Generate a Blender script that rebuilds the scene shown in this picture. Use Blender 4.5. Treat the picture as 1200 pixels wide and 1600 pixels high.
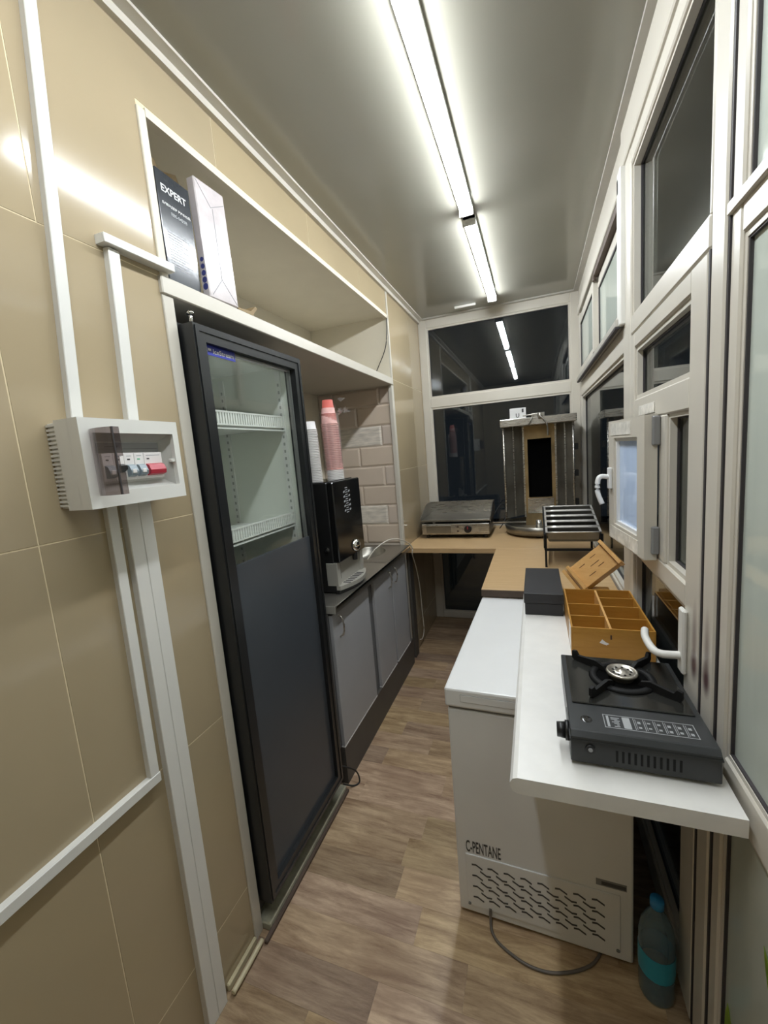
import bpy, bmesh, math, random
from mathutils import Vector, Matrix
random.seed(7)
SC = bpy.context.scene
for o in list(bpy.data.objects):
    bpy.data.objects.remove(o, do_unlink=True)
COL = SC.collection

# ------------------------------------------------------------------ camera, world, exposure
YAW, PITCH, ROLL, FPX = .3567, -.1377, -.082, 648.22
CAM = Vector((.9425, 0, 1.6))
fw = Vector((-math.sin(YAW)*math.cos(PITCH), math.cos(YAW)*math.cos(PITCH), math.sin(PITCH)))
rt = Vector((math.cos(YAW), math.sin(YAW), 0)); up = rt.cross(fw)
RT = rt*math.cos(ROLL)+up*math.sin(ROLL); UP = -rt*math.sin(ROLL)+up*math.cos(ROLL)
cd = bpy.data.cameras.new('camera'); co = bpy.data.objects.new('camera', cd); COL.objects.link(co)
co.matrix_world = Matrix(((RT.x, UP.x, -fw.x, CAM.x), (RT.y, UP.y, -fw.y, CAM.y), (RT.z, UP.z, -fw.z, CAM.z), (0, 0, 0, 1)))
cd.sensor_fit = 'HORIZONTAL'; cd.sensor_width = 36; cd.lens = FPX/1200*36; cd.clip_start = .02
SC.camera = co
W = bpy.data.worlds.new('night'); SC.world = W; W.use_nodes = True
W.node_tree.nodes['Background'].inputs[0].default_value = (.010, .012, .016, 1)
W.node_tree.nodes['Background'].inputs[1].default_value = 1.0
SC.view_settings.view_transform = 'Standard'; SC.view_settings.look = 'None'
SC.view_settings.gamma = 1; SC.view_settings.use_curve_mapping = False
SC.view_settings.exposure = 0.12
LED_STRENGTH = 62.0
cy = SC.cycles; cy.max_bounces = 8; cy.diffuse_bounces = 5; cy.glossy_bounces = 4; cy.transmission_bounces = 4; cy.transparent_max_bounces = 12

# ------------------------------------------------------------------ materials
def nmat(name):
    m = bpy.data.materials.new(name); m.use_nodes = True
    return m, m.node_tree.nodes, m.node_tree.links, m.node_tree.nodes['Principled BSDF']
def mat(name, col, rough=.5, metal=0, spec=.5, var=.06, scale=6, bump=0, bscale=60, coat=0, rvar=0, stretch=None):
    m, N, L, P = nmat(name)
    P.inputs['Metallic'].default_value = metal
    P.inputs['Specular IOR Level'].default_value = spec
    P.inputs['Roughness'].default_value = rough
    P.inputs['Coat Weight'].default_value = coat; P.inputs['Coat Roughness'].default_value = .06
    tc = N.new('ShaderNodeTexCoord'); mp = N.new('ShaderNodeMapping'); L.new(tc.outputs['Object'], mp.inputs[0])
    if stretch: mp.inputs['Scale'].default_value = stretch
    nz = N.new('ShaderNodeTexNoise'); nz.inputs['Scale'].default_value = scale; nz.inputs['Detail'].default_value = 4
    L.new(mp.outputs[0], nz.inputs['Vector'])
    cr = N.new('ShaderNodeValToRGB'); e = cr.color_ramp.elements
    e[0].position = .3; e[1].position = .7
    e[0].color = tuple(c*(1-var) for c in col)+(1,); e[1].color = tuple(min(1, c*(1+var)) for c in col)+(1,)
    L.new(nz.outputs[0], cr.inputs[0]); L.new(cr.outputs[0], P.inputs['Base Color'])
    if rvar:
        mr = N.new('ShaderNodeMapRange'); mr.inputs[3].default_value = max(.02, rough-rvar); mr.inputs[4].default_value = rough+rvar
        L.new(nz.outputs[0], mr.inputs[0]); L.new(mr.outputs[0], P.inputs['Roughness'])
    if bump:
        n2 = N.new('ShaderNodeTexNoise'); n2.inputs['Scale'].default_value = bscale; L.new(mp.outputs[0], n2.inputs['Vector'])
        bp = N.new('ShaderNodeBump'); bp.inputs['Strength'].default_value = bump; bp.inputs['Distance'].default_value = .002
        L.new(n2.outputs[0], bp.inputs['Height']); L.new(bp.outputs[0], P.inputs['Normal'])
    return m
def randomise(m, amount_v=.12, hue=.01, s0=.88, s1=1.10):      # per-object tone so alike pieces differ a little
    N, L = m.node_tree.nodes, m.node_tree.links; P = N['Principled BSDF']
    src = P.inputs['Base Color'].links[0].from_socket
    oi = N.new('ShaderNodeObjectInfo'); hs = N.new('ShaderNodeHueSaturation')
    mr = N.new('ShaderNodeMapRange'); mr.inputs[3].default_value = 1-amount_v; mr.inputs[4].default_value = 1+amount_v
    L.new(oi.outputs['Random'], mr.inputs[0]); L.new(mr.outputs[0], hs.inputs['Value'])
    m2 = N.new('ShaderNodeMath'); m2.operation = 'MULTIPLY'; m2.inputs[1].default_value = 7.31; L.new(oi.outputs['Random'], m2.inputs[0])
    m3 = N.new('ShaderNodeMath'); m3.operation = 'FRACT'; L.new(m2.outputs[0], m3.inputs[0])
    m4 = N.new('ShaderNodeMapRange'); m4.inputs[3].default_value = .5-hue; m4.inputs[4].default_value = .5+hue
    L.new(m3.outputs[0], m4.inputs[0]); L.new(m4.outputs[0], hs.inputs['Hue'])
    m5 = N.new('ShaderNodeMapRange'); m5.inputs[3].default_value = s0; m5.inputs[4].default_value = s1
    L.new(m3.outputs[0], m5.inputs[0]); L.new(m5.outputs[0], hs.inputs['Saturation'])
    L.new(src, hs.inputs['Color']); L.new(hs.outputs[0], P.inputs['Base Color'])
    return m
def emis(name, col, s):
    m, N, L, P = nmat(name); P.inputs['Base Color'].default_value = (*col, 1)
    P.inputs['Emission Color'].default_value = (*col, 1); P.inputs['Emission Strength'].default_value = s
    return m
def glassmat(name, tint=(.9, .95, .93), film=0.0, filmcol=(.4, .45, .42), f0=.06, rough=.02, trans_light=.3):
    """clear pane: see-through + mirror growing at grazing angles; film adds a milky layer"""
    m, N, L, P = nmat(name); out = N['Material Output']; N.remove(P)
    tr = N.new('ShaderNodeBsdfTransparent'); tr.inputs[0].default_value = (*tint, 1)
    gl = N.new('ShaderNodeBsdfGlossy'); gl.inputs['Roughness'].default_value = rough
    lw = N.new('ShaderNodeLayerWeight'); lw.inputs[0].default_value = .5
    pw = N.new('ShaderNodeMath'); pw.operation = 'POWER'; pw.inputs[1].default_value = 4; L.new(lw.outputs['Facing'], pw.inputs[0])
    ma = N.new('ShaderNodeMath'); ma.operation = 'MULTIPLY_ADD'; ma.inputs[1].default_value = .8; ma.inputs[2].default_value = f0; L.new(pw.outputs[0], ma.inputs[0])
    base = tr.outputs[0]
    if film:
        df = N.new('ShaderNodeBsdfDiffuse')
        nz = N.new('ShaderNodeTexNoise'); nz.inputs['Scale'].default_value = 3
        tc = N.new('ShaderNodeTexCoord'); mp = N.new('ShaderNodeMapping'); mp.inputs['Scale'].default_value = (1, 9, .7)
        L.new(tc.outputs['Object'], mp.inputs[0]); L.new(mp.outputs[0], nz.inputs['Vector'])
        cr = N.new('ShaderNodeValToRGB'); cr.color_ramp.elements[0].color = tuple(c*.93 for c in filmcol)+(1,); cr.color_ramp.elements[1].color = tuple(c*1.06 for c in filmcol)+(1,)
        L.new(nz.outputs[0], cr.inputs[0]); L.new(cr.outputs[0], df.inputs[0])
        mx0 = N.new('ShaderNodeMixShader'); mx0.inputs[0].default_value = film
        L.new(tr.outputs[0], mx0.inputs[1]); L.new(df.outputs[0], mx0.inputs[2]); base = mx0.outputs[0]
    mx = N.new('ShaderNodeMixShader'); L.new(ma.outputs[0], mx.inputs[0]); L.new(base, mx.inputs[1]); L.new(gl.outputs[0], mx.inputs[2])
    L.new(mx.outputs[0], out.inputs[0])
    return m
def woodmat(name, c0, c1, rough=.45, axis='X', scale=5, spec=.4, rnd=0, hue=.01, stretch=14, worn=None):
    m, N, L, P = nmat(name); P.inputs['Roughness'].default_value = rough; P.inputs['Specular IOR Level'].default_value = spec
    tc = N.new('ShaderNodeTexCoord'); mp = N.new('ShaderNodeMapping'); L.new(tc.outputs['Object'], mp.inputs[0])
    s = [stretch]*3; s['XYZ'.index(axis)] = 1.2; mp.inputs['Scale'].default_value = s
    vec = mp.outputs[0]
    if rnd:
        oi = N.new('ShaderNodeObjectInfo'); ad = N.new('ShaderNodeVectorMath'); ad.operation = 'ADD'
        mu = N.new('ShaderNodeMath'); mu.operation = 'MULTIPLY'; mu.inputs[1].default_value = 40; L.new(oi.outputs['Random'], mu.inputs[0])
        L.new(mp.outputs[0], ad.inputs[0]); L.new(mu.outputs[0], ad.inputs[1]); vec = ad.outputs[0]
    nz = N.new('ShaderNodeTexNoise'); nz.inputs['Scale'].default_value = scale; nz.inputs['Detail'].default_value = 7
    nz.inputs['Roughness'].default_value = .74; nz.inputs['Distortion'].default_value = .35
    L.new(vec, nz.inputs['Vector'])
    cr = N.new('ShaderNodeValToRGB'); cr.color_ramp.elements[0].position = .32; cr.color_ramp.elements[1].position = .7
    cr.color_ramp.elements[0].color = (*c0, 1); cr.color_ramp.elements[1].color = (*c1, 1)
    L.new(nz.outputs[0], cr.inputs[0]); src = cr.outputs[0]
    if worn:
        n2 = N.new('ShaderNodeTexNoise'); n2.inputs['Scale'].default_value = 3.2; n2.inputs['Detail'].default_value = 5
        ge = N.new('ShaderNodeNewGeometry'); L.new(ge.outputs['Position'], n2.inputs['Vector'])
        r2 = N.new('ShaderNodeValToRGB'); r2.color_ramp.elements[0].position = .5; r2.color_ramp.elements[1].position = .68
        L.new(n2.outputs[0], r2.inputs[0])
        mxx = N.new('ShaderNodeMix'); mxx.data_type = 'RGBA'; mxx.inputs[7].default_value = (*worn, 1)
        mm = N.new('ShaderNodeMath'); mm.operation = 'MULTIPLY'; mm.inputs[1].default_value = .45; L.new(r2.outputs[0], mm.inputs[0])
        L.new(mm.outputs[0], mxx.inputs[0]); L.new(src, mxx.inputs[6]); src = mxx.outputs[2]
    L.new(src, P.inputs['Base Color'])
    bu = N.new('ShaderNodeBump'); bu.inputs['Strength'].default_value = .12; bu.inputs['Distance'].default_value = .001
    L.new(nz.outputs[0], bu.inputs['Height']); L.new(bu.outputs[0], P.inputs['Normal'])
    if rnd: randomise(m, rnd, hue)
    return m

M = {}
M['tile'] = randomise(mat('beige_glazed_tile', (.395, .318, .202), .12, spec=.55, var=.04, scale=2.5, bump=.02, bscale=14), .02, .001, .97, 1.03)
M['grout'] = mat('cream_grout', (.66, .55, .36), .7)
M['subway'] = randomise(mat('pinkish_bevel_tile', (.60, .50, .41), .22, spec=.5, var=.05, scale=4), .05, .004)
M['subway_print'] = mat('stone_print_tile', (.66, .60, .52), .3, var=.22, scale=9, stretch=(1.2, 1, 9))
M['subway_grout'] = mat('pale_tile_grout', (.72, .64, .54), .8)
M['paint'] = mat('warm_white_paint', (.63, .58, .47), .55, var=.03)
M['ceil'] = mat('grey_gloss_ceiling', (.29, .275, .23), .15, spec=.5, var=.03, scale=2)
M['pvc'] = mat('white_pvc', (.565, .53, .46), .32, spec=.45, var=.03, scale=3)
M['pvcd'] = mat('dull_white_pvc', (.42, .40, .355), .4, var=.06, scale=8)
M['trunk'] = mat('white_plastic', (.70, .69, .65), .38, var=.02)
M['white'] = mat('white_enamel', (.72, .72, .71), .3, var=.02)
M['sill'] = mat('white_sill', (.76, .745, .71), .35, var=.03, scale=20)
M['dkgap'] = mat('dark_rubber', (.035, .03, .032), .6)
M['black'] = mat('black_plastic', (.012, .012, .012), .35, var=.1)
M['blackg'] = mat('black_gloss', (.008, .008, .008), .12, spec=.6)
M['frameg'] = mat('charcoal_aluminium', (.013, .014, .015), .30, metal=.0, spec=.5, var=.1)
M['film'] = mat('dark_grey_film', (.055, .062, .072), .28, spec=.4, var=.04)
M['liner'] = mat('white_liner', (.80, .82, .76), .35, var=.02)
M['slotg'] = mat('slot_grey', (.38, .39, .37), .6)
M['wire'] = mat('white_wire', (.8, .8, .78), .35)
M['steel'] = mat('brushed_steel', (.50, .48, .44), .28, metal=.9, var=.1, scale=8, rvar=.08, stretch=(1, 1, 14))
M['steeld'] = mat('used_steel', (.30, .285, .25), .34, metal=.85, var=.25, scale=6, rvar=.1)
M['steelbrown'] = mat('heat_stained_steel', (.36, .26, .13), .4, metal=.7, var=.35, scale=7)
M['silver'] = mat('silver_paint', (.40, .385, .34), .35, metal=.25, var=.04)
M['rimsteel'] = mat('bright_rim_steel', (.72, .70, .66), .33, metal=.75, var=.03)
M['chrome'] = mat('chrome', (.75, .74, .72), .1, metal=1, var=.02)
M['gcab'] = mat('grey_laminate', (.36, .36, .37), .42, var=.03)
M['gcab2'] = mat('dark_grey_laminate', (.14, .14, .145), .45, var=.04)
M['plinth'] = mat('dark_plinth', (.075, .068, .06), .5, var=.1)
M['ctop'] = mat('counter_steel', (.33, .31, .27), .3, metal=.85, var=.12, scale=10, rvar=.06)
M['wtop'] = woodmat('oak_laminate', (.50, .33, .165), (.60, .415, .22), .35, 'X', 4)
M['wedge'] = mat('raw_board_edge', (.075, .05, .035), .7, var=.2)
M['ply'] = woodmat('amber_plywood', (.36, .165, .022), (.47, .24, .045), .4, 'X', 4, stretch=9)
M['plyl'] = woodmat('light_plywood', (.52, .28, .08), (.62, .36, .13), .5, 'X', 4, stretch=9)
M['plyd'] = mat('laser_burnt_edge', (.06, .025, .01), .7)
M['plank'] = woodmat('vinyl_plank', (.205, .124, .070), (.54, .395, .25), .36, 'X', 3.4, spec=.45, rnd=.24, hue=.010, stretch=9, worn=(.20, .115, .065))
M['sub'] = mat('plank_joint', (.22, .16, .11), .8)
M['card'] = mat('brown_cardboard', (.27, .19, .09), .7, var=.12)
M['boxblk'] = mat('printed_black_card', (.03, .034, .04), .16, spec=.7, var=.15, scale=12, bump=.1, bscale=30)
M['wrap'] = mat('shiny_white_wrap', (.55, .50, .50), .2, spec=.6, var=.1, scale=18, bump=.6, bscale=24)
M['letter'] = mat('white_print', (.75, .75, .75), .5)
M['greyprint'] = mat('grey_print', (.35, .36, .37), .5)
M['darkprint'] = mat('dark_print', (.06, .06, .06), .5)
M['blueprint'] = mat('blue_print', (.05, .06, .22), .4)
M['bluelab'] = mat('blue_sticker', (.02, .03, .30), .35)
M['red'] = mat('red_plastic', (.42, .03, .05), .35)
M['bluegrey'] = mat('bluegrey_plastic', (.22, .27, .30), .35)
M['green'] = mat('green_mark', (.1, .45, .25), .5)
M['cupw'] = mat('white_paper', (.75, .72, .70), .5, var=.03)
M['cupr'] = mat('red_paper', (.62, .14, .11), .5, var=.1)
M['cupp'] = mat('pink_paper', (.72, .42, .38), .5, var=.15, scale=40)
M['stove'] = mat('black_stove_enamel', (.024, .026, .027), .32, spec=.5, var=.15, scale=10)
M['stovetop'] = mat('glossy_pan_enamel', (.02, .02, .018), .14, spec=.6, var=.3, scale=9, rvar=.06)
M['iron'] = mat('matte_iron', (.010, .010, .010), .6, spec=.2)
M['void'] = mat('dark_recess_black', (.003, .003, .003), .95, spec=.05)  # near-black puts the burner opening's shade into the colour; stove well uses it
M['brass'] = mat('worn_nickel', (.55, .52, .46), .3, metal=.9, var=.1)
M['blackbox'] = mat('soft_black_card', (.016, .016, .018), .45)
M['cord'] = mat('grey_cord', (.13, .11, .09), .5)
M['cordb'] = mat('black_cord', (.02, .02, .02), .5)
M['cordw'] = mat('white_cord', (.62, .58, .50), .5)
M['tape'] = mat('clear_wrap', (.78, .75, .68), .15, spec=.8, var=.2, scale=30, bump=.8, bscale=40)
M['hinge'] = mat('grey_hinge', (.21, .21, .21), .4)
M['thresh'] = mat('pale_green_strip', (.34, .33, .25), .45, var=.25, scale=20)
M['tubegold'] = mat('cream_conduit', (.52, .46, .30), .4)
M['ground'] = mat('asphalt', (.03, .03, .03), .9)
M['leafg'] = mat('yellow_green_leaf', (.42, .60, .08), .5)
M['cap'] = mat('blue_cap', (.02, .24, .55), .35)
M['label_blue'] = mat('cyan_label', (.02, .30, .42), .35)
M['led'] = emis('led_diffuser', (.90, .955, 1.0), LED_STRENGTH)
M['bluelit'] = glassmat('blue_lit_glass', (.7, .8, .95), film=.9, filmcol=(.62, .76, 1.0), f0=.05)  # milky blue layer: the pane's bright blue light put into its colour
M['glass'] = glassmat('night_glass', (.80, .84, .82))
M['fglass'] = glassmat('fridge_glass', (.96, .975, .96), f0=.04)
M['frost'] = glassmat('milky_film_glass', (.75, .82, .80), film=.82, filmcol=(.63, .68, .61), f0=.05, rough=.03)
M['smoke'] = glassmat('smoked_plastic', (.62, .57, .57), film=.12, filmcol=(.2, .17, .16), f0=.05, rough=.05)
M['pet'] = glassmat('blue_pet', (.66, .80, .88), film=.30, filmcol=(.22, .34, .40), f0=.05, rough=.05)
M['bag'] = glassmat('clear_bag', (.97, .95, .95), film=.10, filmcol=(.7, .66, .64), f0=.1, rough=.15)
def sootmat():
    m = M['pvc'].copy(); m.name = 'soot_marked_pvc'
    N, L = m.node_tree.nodes, m.node_tree.links; P = N['Principled BSDF']
    src = P.inputs['Base Color'].links[0].from_socket
    ge = N.new('ShaderNodeNewGeometry'); prev = src
    for (cy, cz, ry, rz) in ((1.126, 1.035, .024, .040), (1.126, 1.10, .018, .095), (1.058, 1.035, .024, .040), (1.058, 1.10, .017, .10)):
        s = N.new('ShaderNodeVectorMath'); s.operation = 'SUBTRACT'; s.inputs[1].default_value = (0, cy, cz); L.new(ge.outputs['Position'], s.inputs[0])
        d = N.new('ShaderNodeVectorMath'); d.operation = 'MULTIPLY'; d.inputs[1].default_value = (0, 1/ry, 1/rz); L.new(s.outputs[0], d.inputs[0])
        ln = N.new('ShaderNodeVectorMath'); ln.operation = 'LENGTH'; L.new(d.outputs[0], ln.inputs[0])
        mr = N.new('ShaderNodeMapRange'); mr.inputs[1].default_value = 1.15; mr.inputs[2].default_value = .3; mr.inputs[3].default_value = 0; mr.inputs[4].default_value = .97 if rz < .05 else .62
        L.new(ln.outputs['Value'], mr.inputs[0])
        mx = N.new('ShaderNodeMix'); mx.data_type = 'RGBA'; mx.inputs[7].default_value = (.085, .035, .04, 1)
        L.new(mr.outputs[0], mx.inputs[0]); L.new(prev, mx.inputs[6]); prev = mx.outputs[2]
    L.new(prev, P.inputs['Base Color'])
    return m
M['soot'] = sootmat()

# ------------------------------------------------------------------ mesh helpers
class B:
    def __init__(s): s.bm = bmesh.new()
    def _merge(s, t):
        me = bpy.data.meshes.new('t'); t.to_mesh(me); t.free(); s.bm.from_mesh(me); bpy.data.meshes.remove(me); return s
    def box(s, x0, x1, y0, y1, z0, z1, bev=0, seg=1):
        t = bmesh.new(); bmesh.ops.create_cube(t, size=1)
        for v in t.verts: v.co = Vector(((x0+x1)/2+v.co.x*(x1-x0), (y0+y1)/2+v.co.y*(y1-y0), (z0+z1)/2+v.co.z*(z1-z0)))
        if bev: bmesh.ops.bevel(t, geom=list(t.edges), offset=bev, segments=seg, affect='EDGES', profile=.5)
        return s._merge(t)
    def cyl(s, p0, p1, r0, r1=None, seg=16, smooth=True):
        p0, p1 = Vector(p0), Vector(p1); r1 = r0 if r1 is None else r1
        t = bmesh.new(); d = p1-p0
        bmesh.ops.create_cone(t, cap_ends=True, segments=seg, radius1=r0, radius2=r1, depth=d.length)
        q = d.to_track_quat('Z', 'Y')
        for v in t.verts: v.co = q @ v.co + (p0+p1)/2
        for f in t.faces: f.smooth = smooth and len(f.verts) == 4
        return s._merge(t)
    def lathe(s, prof, c=(0, 0, 0), seg=24, close=False):
        t = bmesh.new(); rings = []
        for r, z in prof:
            rings.append([t.verts.new((c[0]+r*math.cos(2*math.pi*k/seg), c[1]+r*math.sin(2*math.pi*k/seg), c[2]+z)) for k in range(seg)])
        for a, b in zip(rings, rings[1:]):
            for k in range(seg):
                f = t.faces.new((a[k], a[(k+1) % seg], b[(k+1) % seg], b[k])); f.smooth = True
        if close:
            t.faces.new(list(reversed(rings[0]))); t.faces.new(rings[-1])
        return s._merge(t)
    def tube(s, pts, r, seg=8, n=6):
        pts = [Vector(p) for p in pts]; P = []
        if len(pts) > 2:
            for i in range(len(pts)-1):
                a, b, c, d = pts[max(i-1, 0)], pts[i], pts[i+1], pts[min(i+2, len(pts)-1)]
                for k in range(n):
                    u = k/n
                    P.append(.5*((2*b)+(c-a)*u+(2*a-5*b+4*c-d)*u*u+(3*b-a-3*c+d)*u**3))
            P.append(pts[-1])
        else: P = pts
        t = bmesh.new(); rings = []
        for i, p in enumerate(P):
            d = (P[min(i+1, len(P)-1)]-P[max(i-1, 0)]).normalized()
            a = d.cross(Vector((0, 0, 1)))
            if a.length < .15: a = d.cross(Vector((0, 1, 0)))
            a.normalize(); b = d.cross(a)
            rings.append([t.verts.new(p+r*(a*math.cos(2*math.pi*k/seg)+b*math.sin(2*math.pi*k/seg))) for k in range(seg)])
        for A, C in zip(rings, rings[1:]):
            best = 0
            for k in range(seg):
                f = t.faces.new((A[k], A[(k+1) % seg], C[(k+1) % seg], C[k])); f.smooth = True
        t.faces.new(rings[0]); t.faces.new(list(reversed(rings[-1])))
        bmesh.ops.recalc_face_normals(t, faces=list(t.faces))
        return s._merge(t)
    def prism(s, poly, axis, a0, a1, bev=0):
        """poly: list of 2d points in the plane normal to axis (order xyz without the axis)"""
        t = bmesh.new(); i = 'xyz'.index(axis); oth = [k for k in range(3) if k != i]
        def mk(p, a):
            v = [0, 0, 0]; v[i] = a; v[oth[0]], v[oth[1]] = p; return t.verts.new(v)
        A = [mk(p, a0) for p in poly]; C = [mk(p, a1) for p in poly]
        n = len(poly)
        for k in range(n): t.faces.new((A[k], A[(k+1) % n], C[(k+1) % n], C[k]))
        t.faces.new(A); t.faces.new(C)
        bmesh.ops.recalc_face_normals(t, faces=list(t.faces))
        if bev: bmesh.ops.bevel(t, geom=list(t.edges), offset=bev, segments=1, affect='EDGES')
        return s._merge(t)
    def quad(s, *pts):
        s.bm.faces.new([s.bm.verts.new(p) for p in pts]); return s
    def xf(s, mtx):
        bmesh.ops.transform(s.bm, matrix=mtx, verts=list(s.bm.verts)); return s
    def ring(s, axis, a0, a1, u0, u1, v0, v1, w, wv=None):
        """rectangular ring (frame) of bar width w; u,v are the other two axes in order"""
        wv = w if wv is None else wv
        def bx(ua, ub, va, vb):
            c = {'x': (a0, a1, ua, ub, va, vb), 'y': (ua, ub, a0, a1, va, vb), 'z': (ua, ub, va, vb, a0, a1)}[axis]
            s.box(*c)
        bx(u0, u0+w, v0, v1); bx(u1-w, u1, v0, v1); bx(u0+w, u1-w, v0, v0+wv); bx(u0+w, u1-w, v1-wv, v1)
        return s

LOC = {}
def props(o, label=None, cat=None, group=None, kind=None):
    if label: o['label'] = label
    if cat: o['category'] = cat
    if group: o['group'] = group
    if kind: o['kind'] = kind
    return o
def wloc(p):
    v = Vector((0, 0, 0))
    while p is not None: v += p.location; p = p.parent
    return v
def ob(name, b, m, parent=None, label=None, cat=None, group=None, kind=None, local=False):
    me = bpy.data.meshes.new(name); b.bm.to_mesh(me); b.bm.free()
    me.materials.append(M[m] if isinstance(m, str) else m)
    o = bpy.data.objects.new(name, me); COL.objects.link(o)
    if local:
        o.parent = parent
    else:
        cs = [v.co for v in me.vertices]
        lo = Vector((min(c.x for c in cs), min(c.y for c in cs), min(c.z for c in cs))); hi = Vector((max(c.x for c in cs), max(c.y for c in cs), max(c.z for c in cs)))
        c = Vector(((lo.x+hi.x)/2, (lo.y+hi.y)/2, lo.z))
        me.transform(Matrix.Translation(-c))
        o.location = c-(wloc(parent) if parent else Vector((0, 0, 0)))
        o.parent = parent
    return props(o, label, cat, group, kind)
def thing(name, loc, label=None, cat=None, group=None, kind=None, rotz=0):
    o = bpy.data.objects.new(name, None); COL.objects.link(o); o.location = loc; o.rotation_euler = (0, 0, rotz)
    o.empty_display_size = .05
    return props(o, label, cat, group, kind)
def dup(o, parent, loc):
    c = o.copy(); COL.objects.link(c); c.parent = parent; c.location = loc
    return c
def text(name, s, m, parent, origin, udir, vdir, height=None, width=None, thick=.0006, local=False, bold=0):
    cu = bpy.data.curves.new('txt', 'FONT'); cu.body = s; cu.size = 1; cu.extrude = .02; cu.offset = bold; cu.resolution_u = 3
    t = bpy.data.objects.new('txt', cu); COL.objects.link(t)
    dg = bpy.context.evaluated_depsgraph_get(); me = bpy.data.meshes.new_from_object(t.evaluated_get(dg))
    bpy.data.objects.remove(t); bpy.data.curves.remove(cu)
    xs = [v.co.x for v in me.vertices]; ys = [v.co.y for v in me.vertices]
    x0, x1, y0, y1 = min(xs), max(xs), min(ys), max(ys)
    sy = height/(y1-y0) if height else width/(x1-x0); sx = width/(x1-x0) if width else sy
    U, V = Vector(udir).normalized(), Vector(vdir).normalized(); Nn = U.cross(V); O = Vector(origin)
    b = B(); b.bm.from_mesh(me); bpy.data.meshes.remove(me)
    for v in b.bm.verts:
        v.co = O+U*((v.co.x-x0)*sx)+V*((v.co.y-y0)*sy)+Nn*(thick*(1 if v.co.z > 0 else -.2))
    return ob(name, b, m, parent, local=local)

XR, YB, ZC, YN = 1.301, 3.76, 2.74, -1.0      # right plane, back plane, ceiling, wall behind the camera
# ------------------------------------------------------------------ floor
fl = ob('floor', B().box(-.02, XR+.06, YN, YB+.1, -.10, -.002), 'sub', kind='structure')
rowh = .122; nrow = int((YB-YN)/rowh)+1; plens = [.72]
forced = {15: .444, 16: .699, 17: .52, 19: .40, 24: .36, 14: .269}
for i in range(nrow):
    y0 = YN+i*rowh; y1 = min(y0+rowh, YB+.02)
    if y1-y0 < .02: continue
    off = forced.get(i, (i*.377+.11) % .72)
    cuts = [off+.72*k for k in range(-3, 4)]
    for a, b in zip(cuts, cuts[1:]):
        a2, b2 = max(a, 0), min(b, XR+.05)
        if b2-a2 > .02:
            ob('plank', B().box(a2+.0002, b2-.0002, y0+.0002, y1-.0002, -.004, 0), 'plank', fl)
ob('ground', B().box(-3, 8, -5, 10, -.30, -.12), 'ground', kind='structure')

# ------------------------------------------------------------------ walls, ceiling
NY0, NY1, NX = .945, 2.905, -.60     # niche in the left wall
ob('ceiling', B().box(-.7, XR+.1, YN-.1, YB+.1, ZC, ZC+.08), 'ceil', kind='structure')
b = B(); b.box(-.12, -.0008, YN, NY0, 0, ZC); b.box(-.12, -.0008, NY0, NY1, 2.545, ZC); b.box(-.12, -.0008, NY1, YB+.1, 0, ZC)
wl = ob('wall_left', b, 'grout', kind='structure')
zr = [0, .212, .832, 1.474, 2.126, ZC-.03]
def tile(y0, y1, z0, z1): ob('tile', B().box(-.009, 0, y0+.0013, y1-.0013, z0+.0013, z1-.0013, .0006), 'tile', wl)
for j in range(5):
    z0, z1 = zr[j], zr[j+1]
    ys = [YN, -.67, -.07, .53, NY0] if j < 4 else [YN, -.56, .04, .64]
    for a, c in zip(ys, ys[1:]): tile(a, c, z0, z1)
    for a, c in ((NY1, 3.44), (3.44, YB)): tile(a, c, z0, z1)
ob('tile', B().prism([(.6413, 2.1273), (NY0-.0013, 2.1273), (NY0-.0013, 2.5613), (1.2387, 2.5613), (1.2387, ZC-.0313), (.6413, ZC-.0313)], 'x', -.009, 0), 'tile', wl)
for a, c in ((1.24, 1.84), (1.84, 2.44), (2.44, NY1)): tile(a, c, 2.56, zr[5])
ob('wall_niche', B().box(NX-.08, NX, NY0-.1, NY1+.1, 0, ZC), 'paint', kind='structure')
ob('wall_niche_side', B().box(NX, -.12, NY0-.06, NY0, 0, ZC), 'paint', kind='structure')
ob('ceiling_niche', B().box(NX, -.12, NY0, NY1, 2.545, 2.62).box(-.12, -.0045, NY0, NY1, 2.5445, 2.56), 'paint', kind='structure')
we = ob('wall_niche_end', B().box(NX, -.004, NY1-.006, NY1+.05, .90, 2.08), 'subway_grout', kind='structure')
ob('wall_niche_end_upper', B().box(NX, -.004, NY1-.012, NY1+.05, 2.08, 2.56), 'paint', kind='structure')
ob('wall_front', B().box(-.7, XR+.1, YN-.1, YN, 0, ZC), mat('plain_beige_wall', (.45, .37, .24), .4), kind='structure')
# bevelled tiles on the niche end wall: courses of 30 cm bricks in half bond, a few printed
def subtile(x0, x1, z0, z1, m):
    y = NY1-.006; bv = min(.012, (x1-x0)*.4); d = .009
    b = B(); t = b.bm
    o_ = [t.verts.new(p) for p in ((x0, y, z0), (x1, y, z0), (x1, y, z1), (x0, y, z1))]
    q_ = [t.verts.new(p) for p in ((x0, y-.003, z0), (x1, y-.003, z0), (x1, y-.003, z1), (x0, y-.003, z1))]
    i_ = [t.verts.new(p) for p in ((x0+bv, y-d, z0+bv), (x1-bv, y-d, z0+bv), (x1-bv, y-d, z1-bv), (x0+bv, y-d, z1-bv))]
    for A, C in ((o_, q_), (q_, i_)):
        for k in range(4): t.faces.new((A[k], A[(k+1) % 4], C[(k+1) % 4], C[k]))
    t.faces.new(i_); t.faces.new(list(reversed(o_))); bmesh.ops.recalc_face_normals(t, faces=list(t.faces))
    ob('brick_tile', b, m, we)
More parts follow.
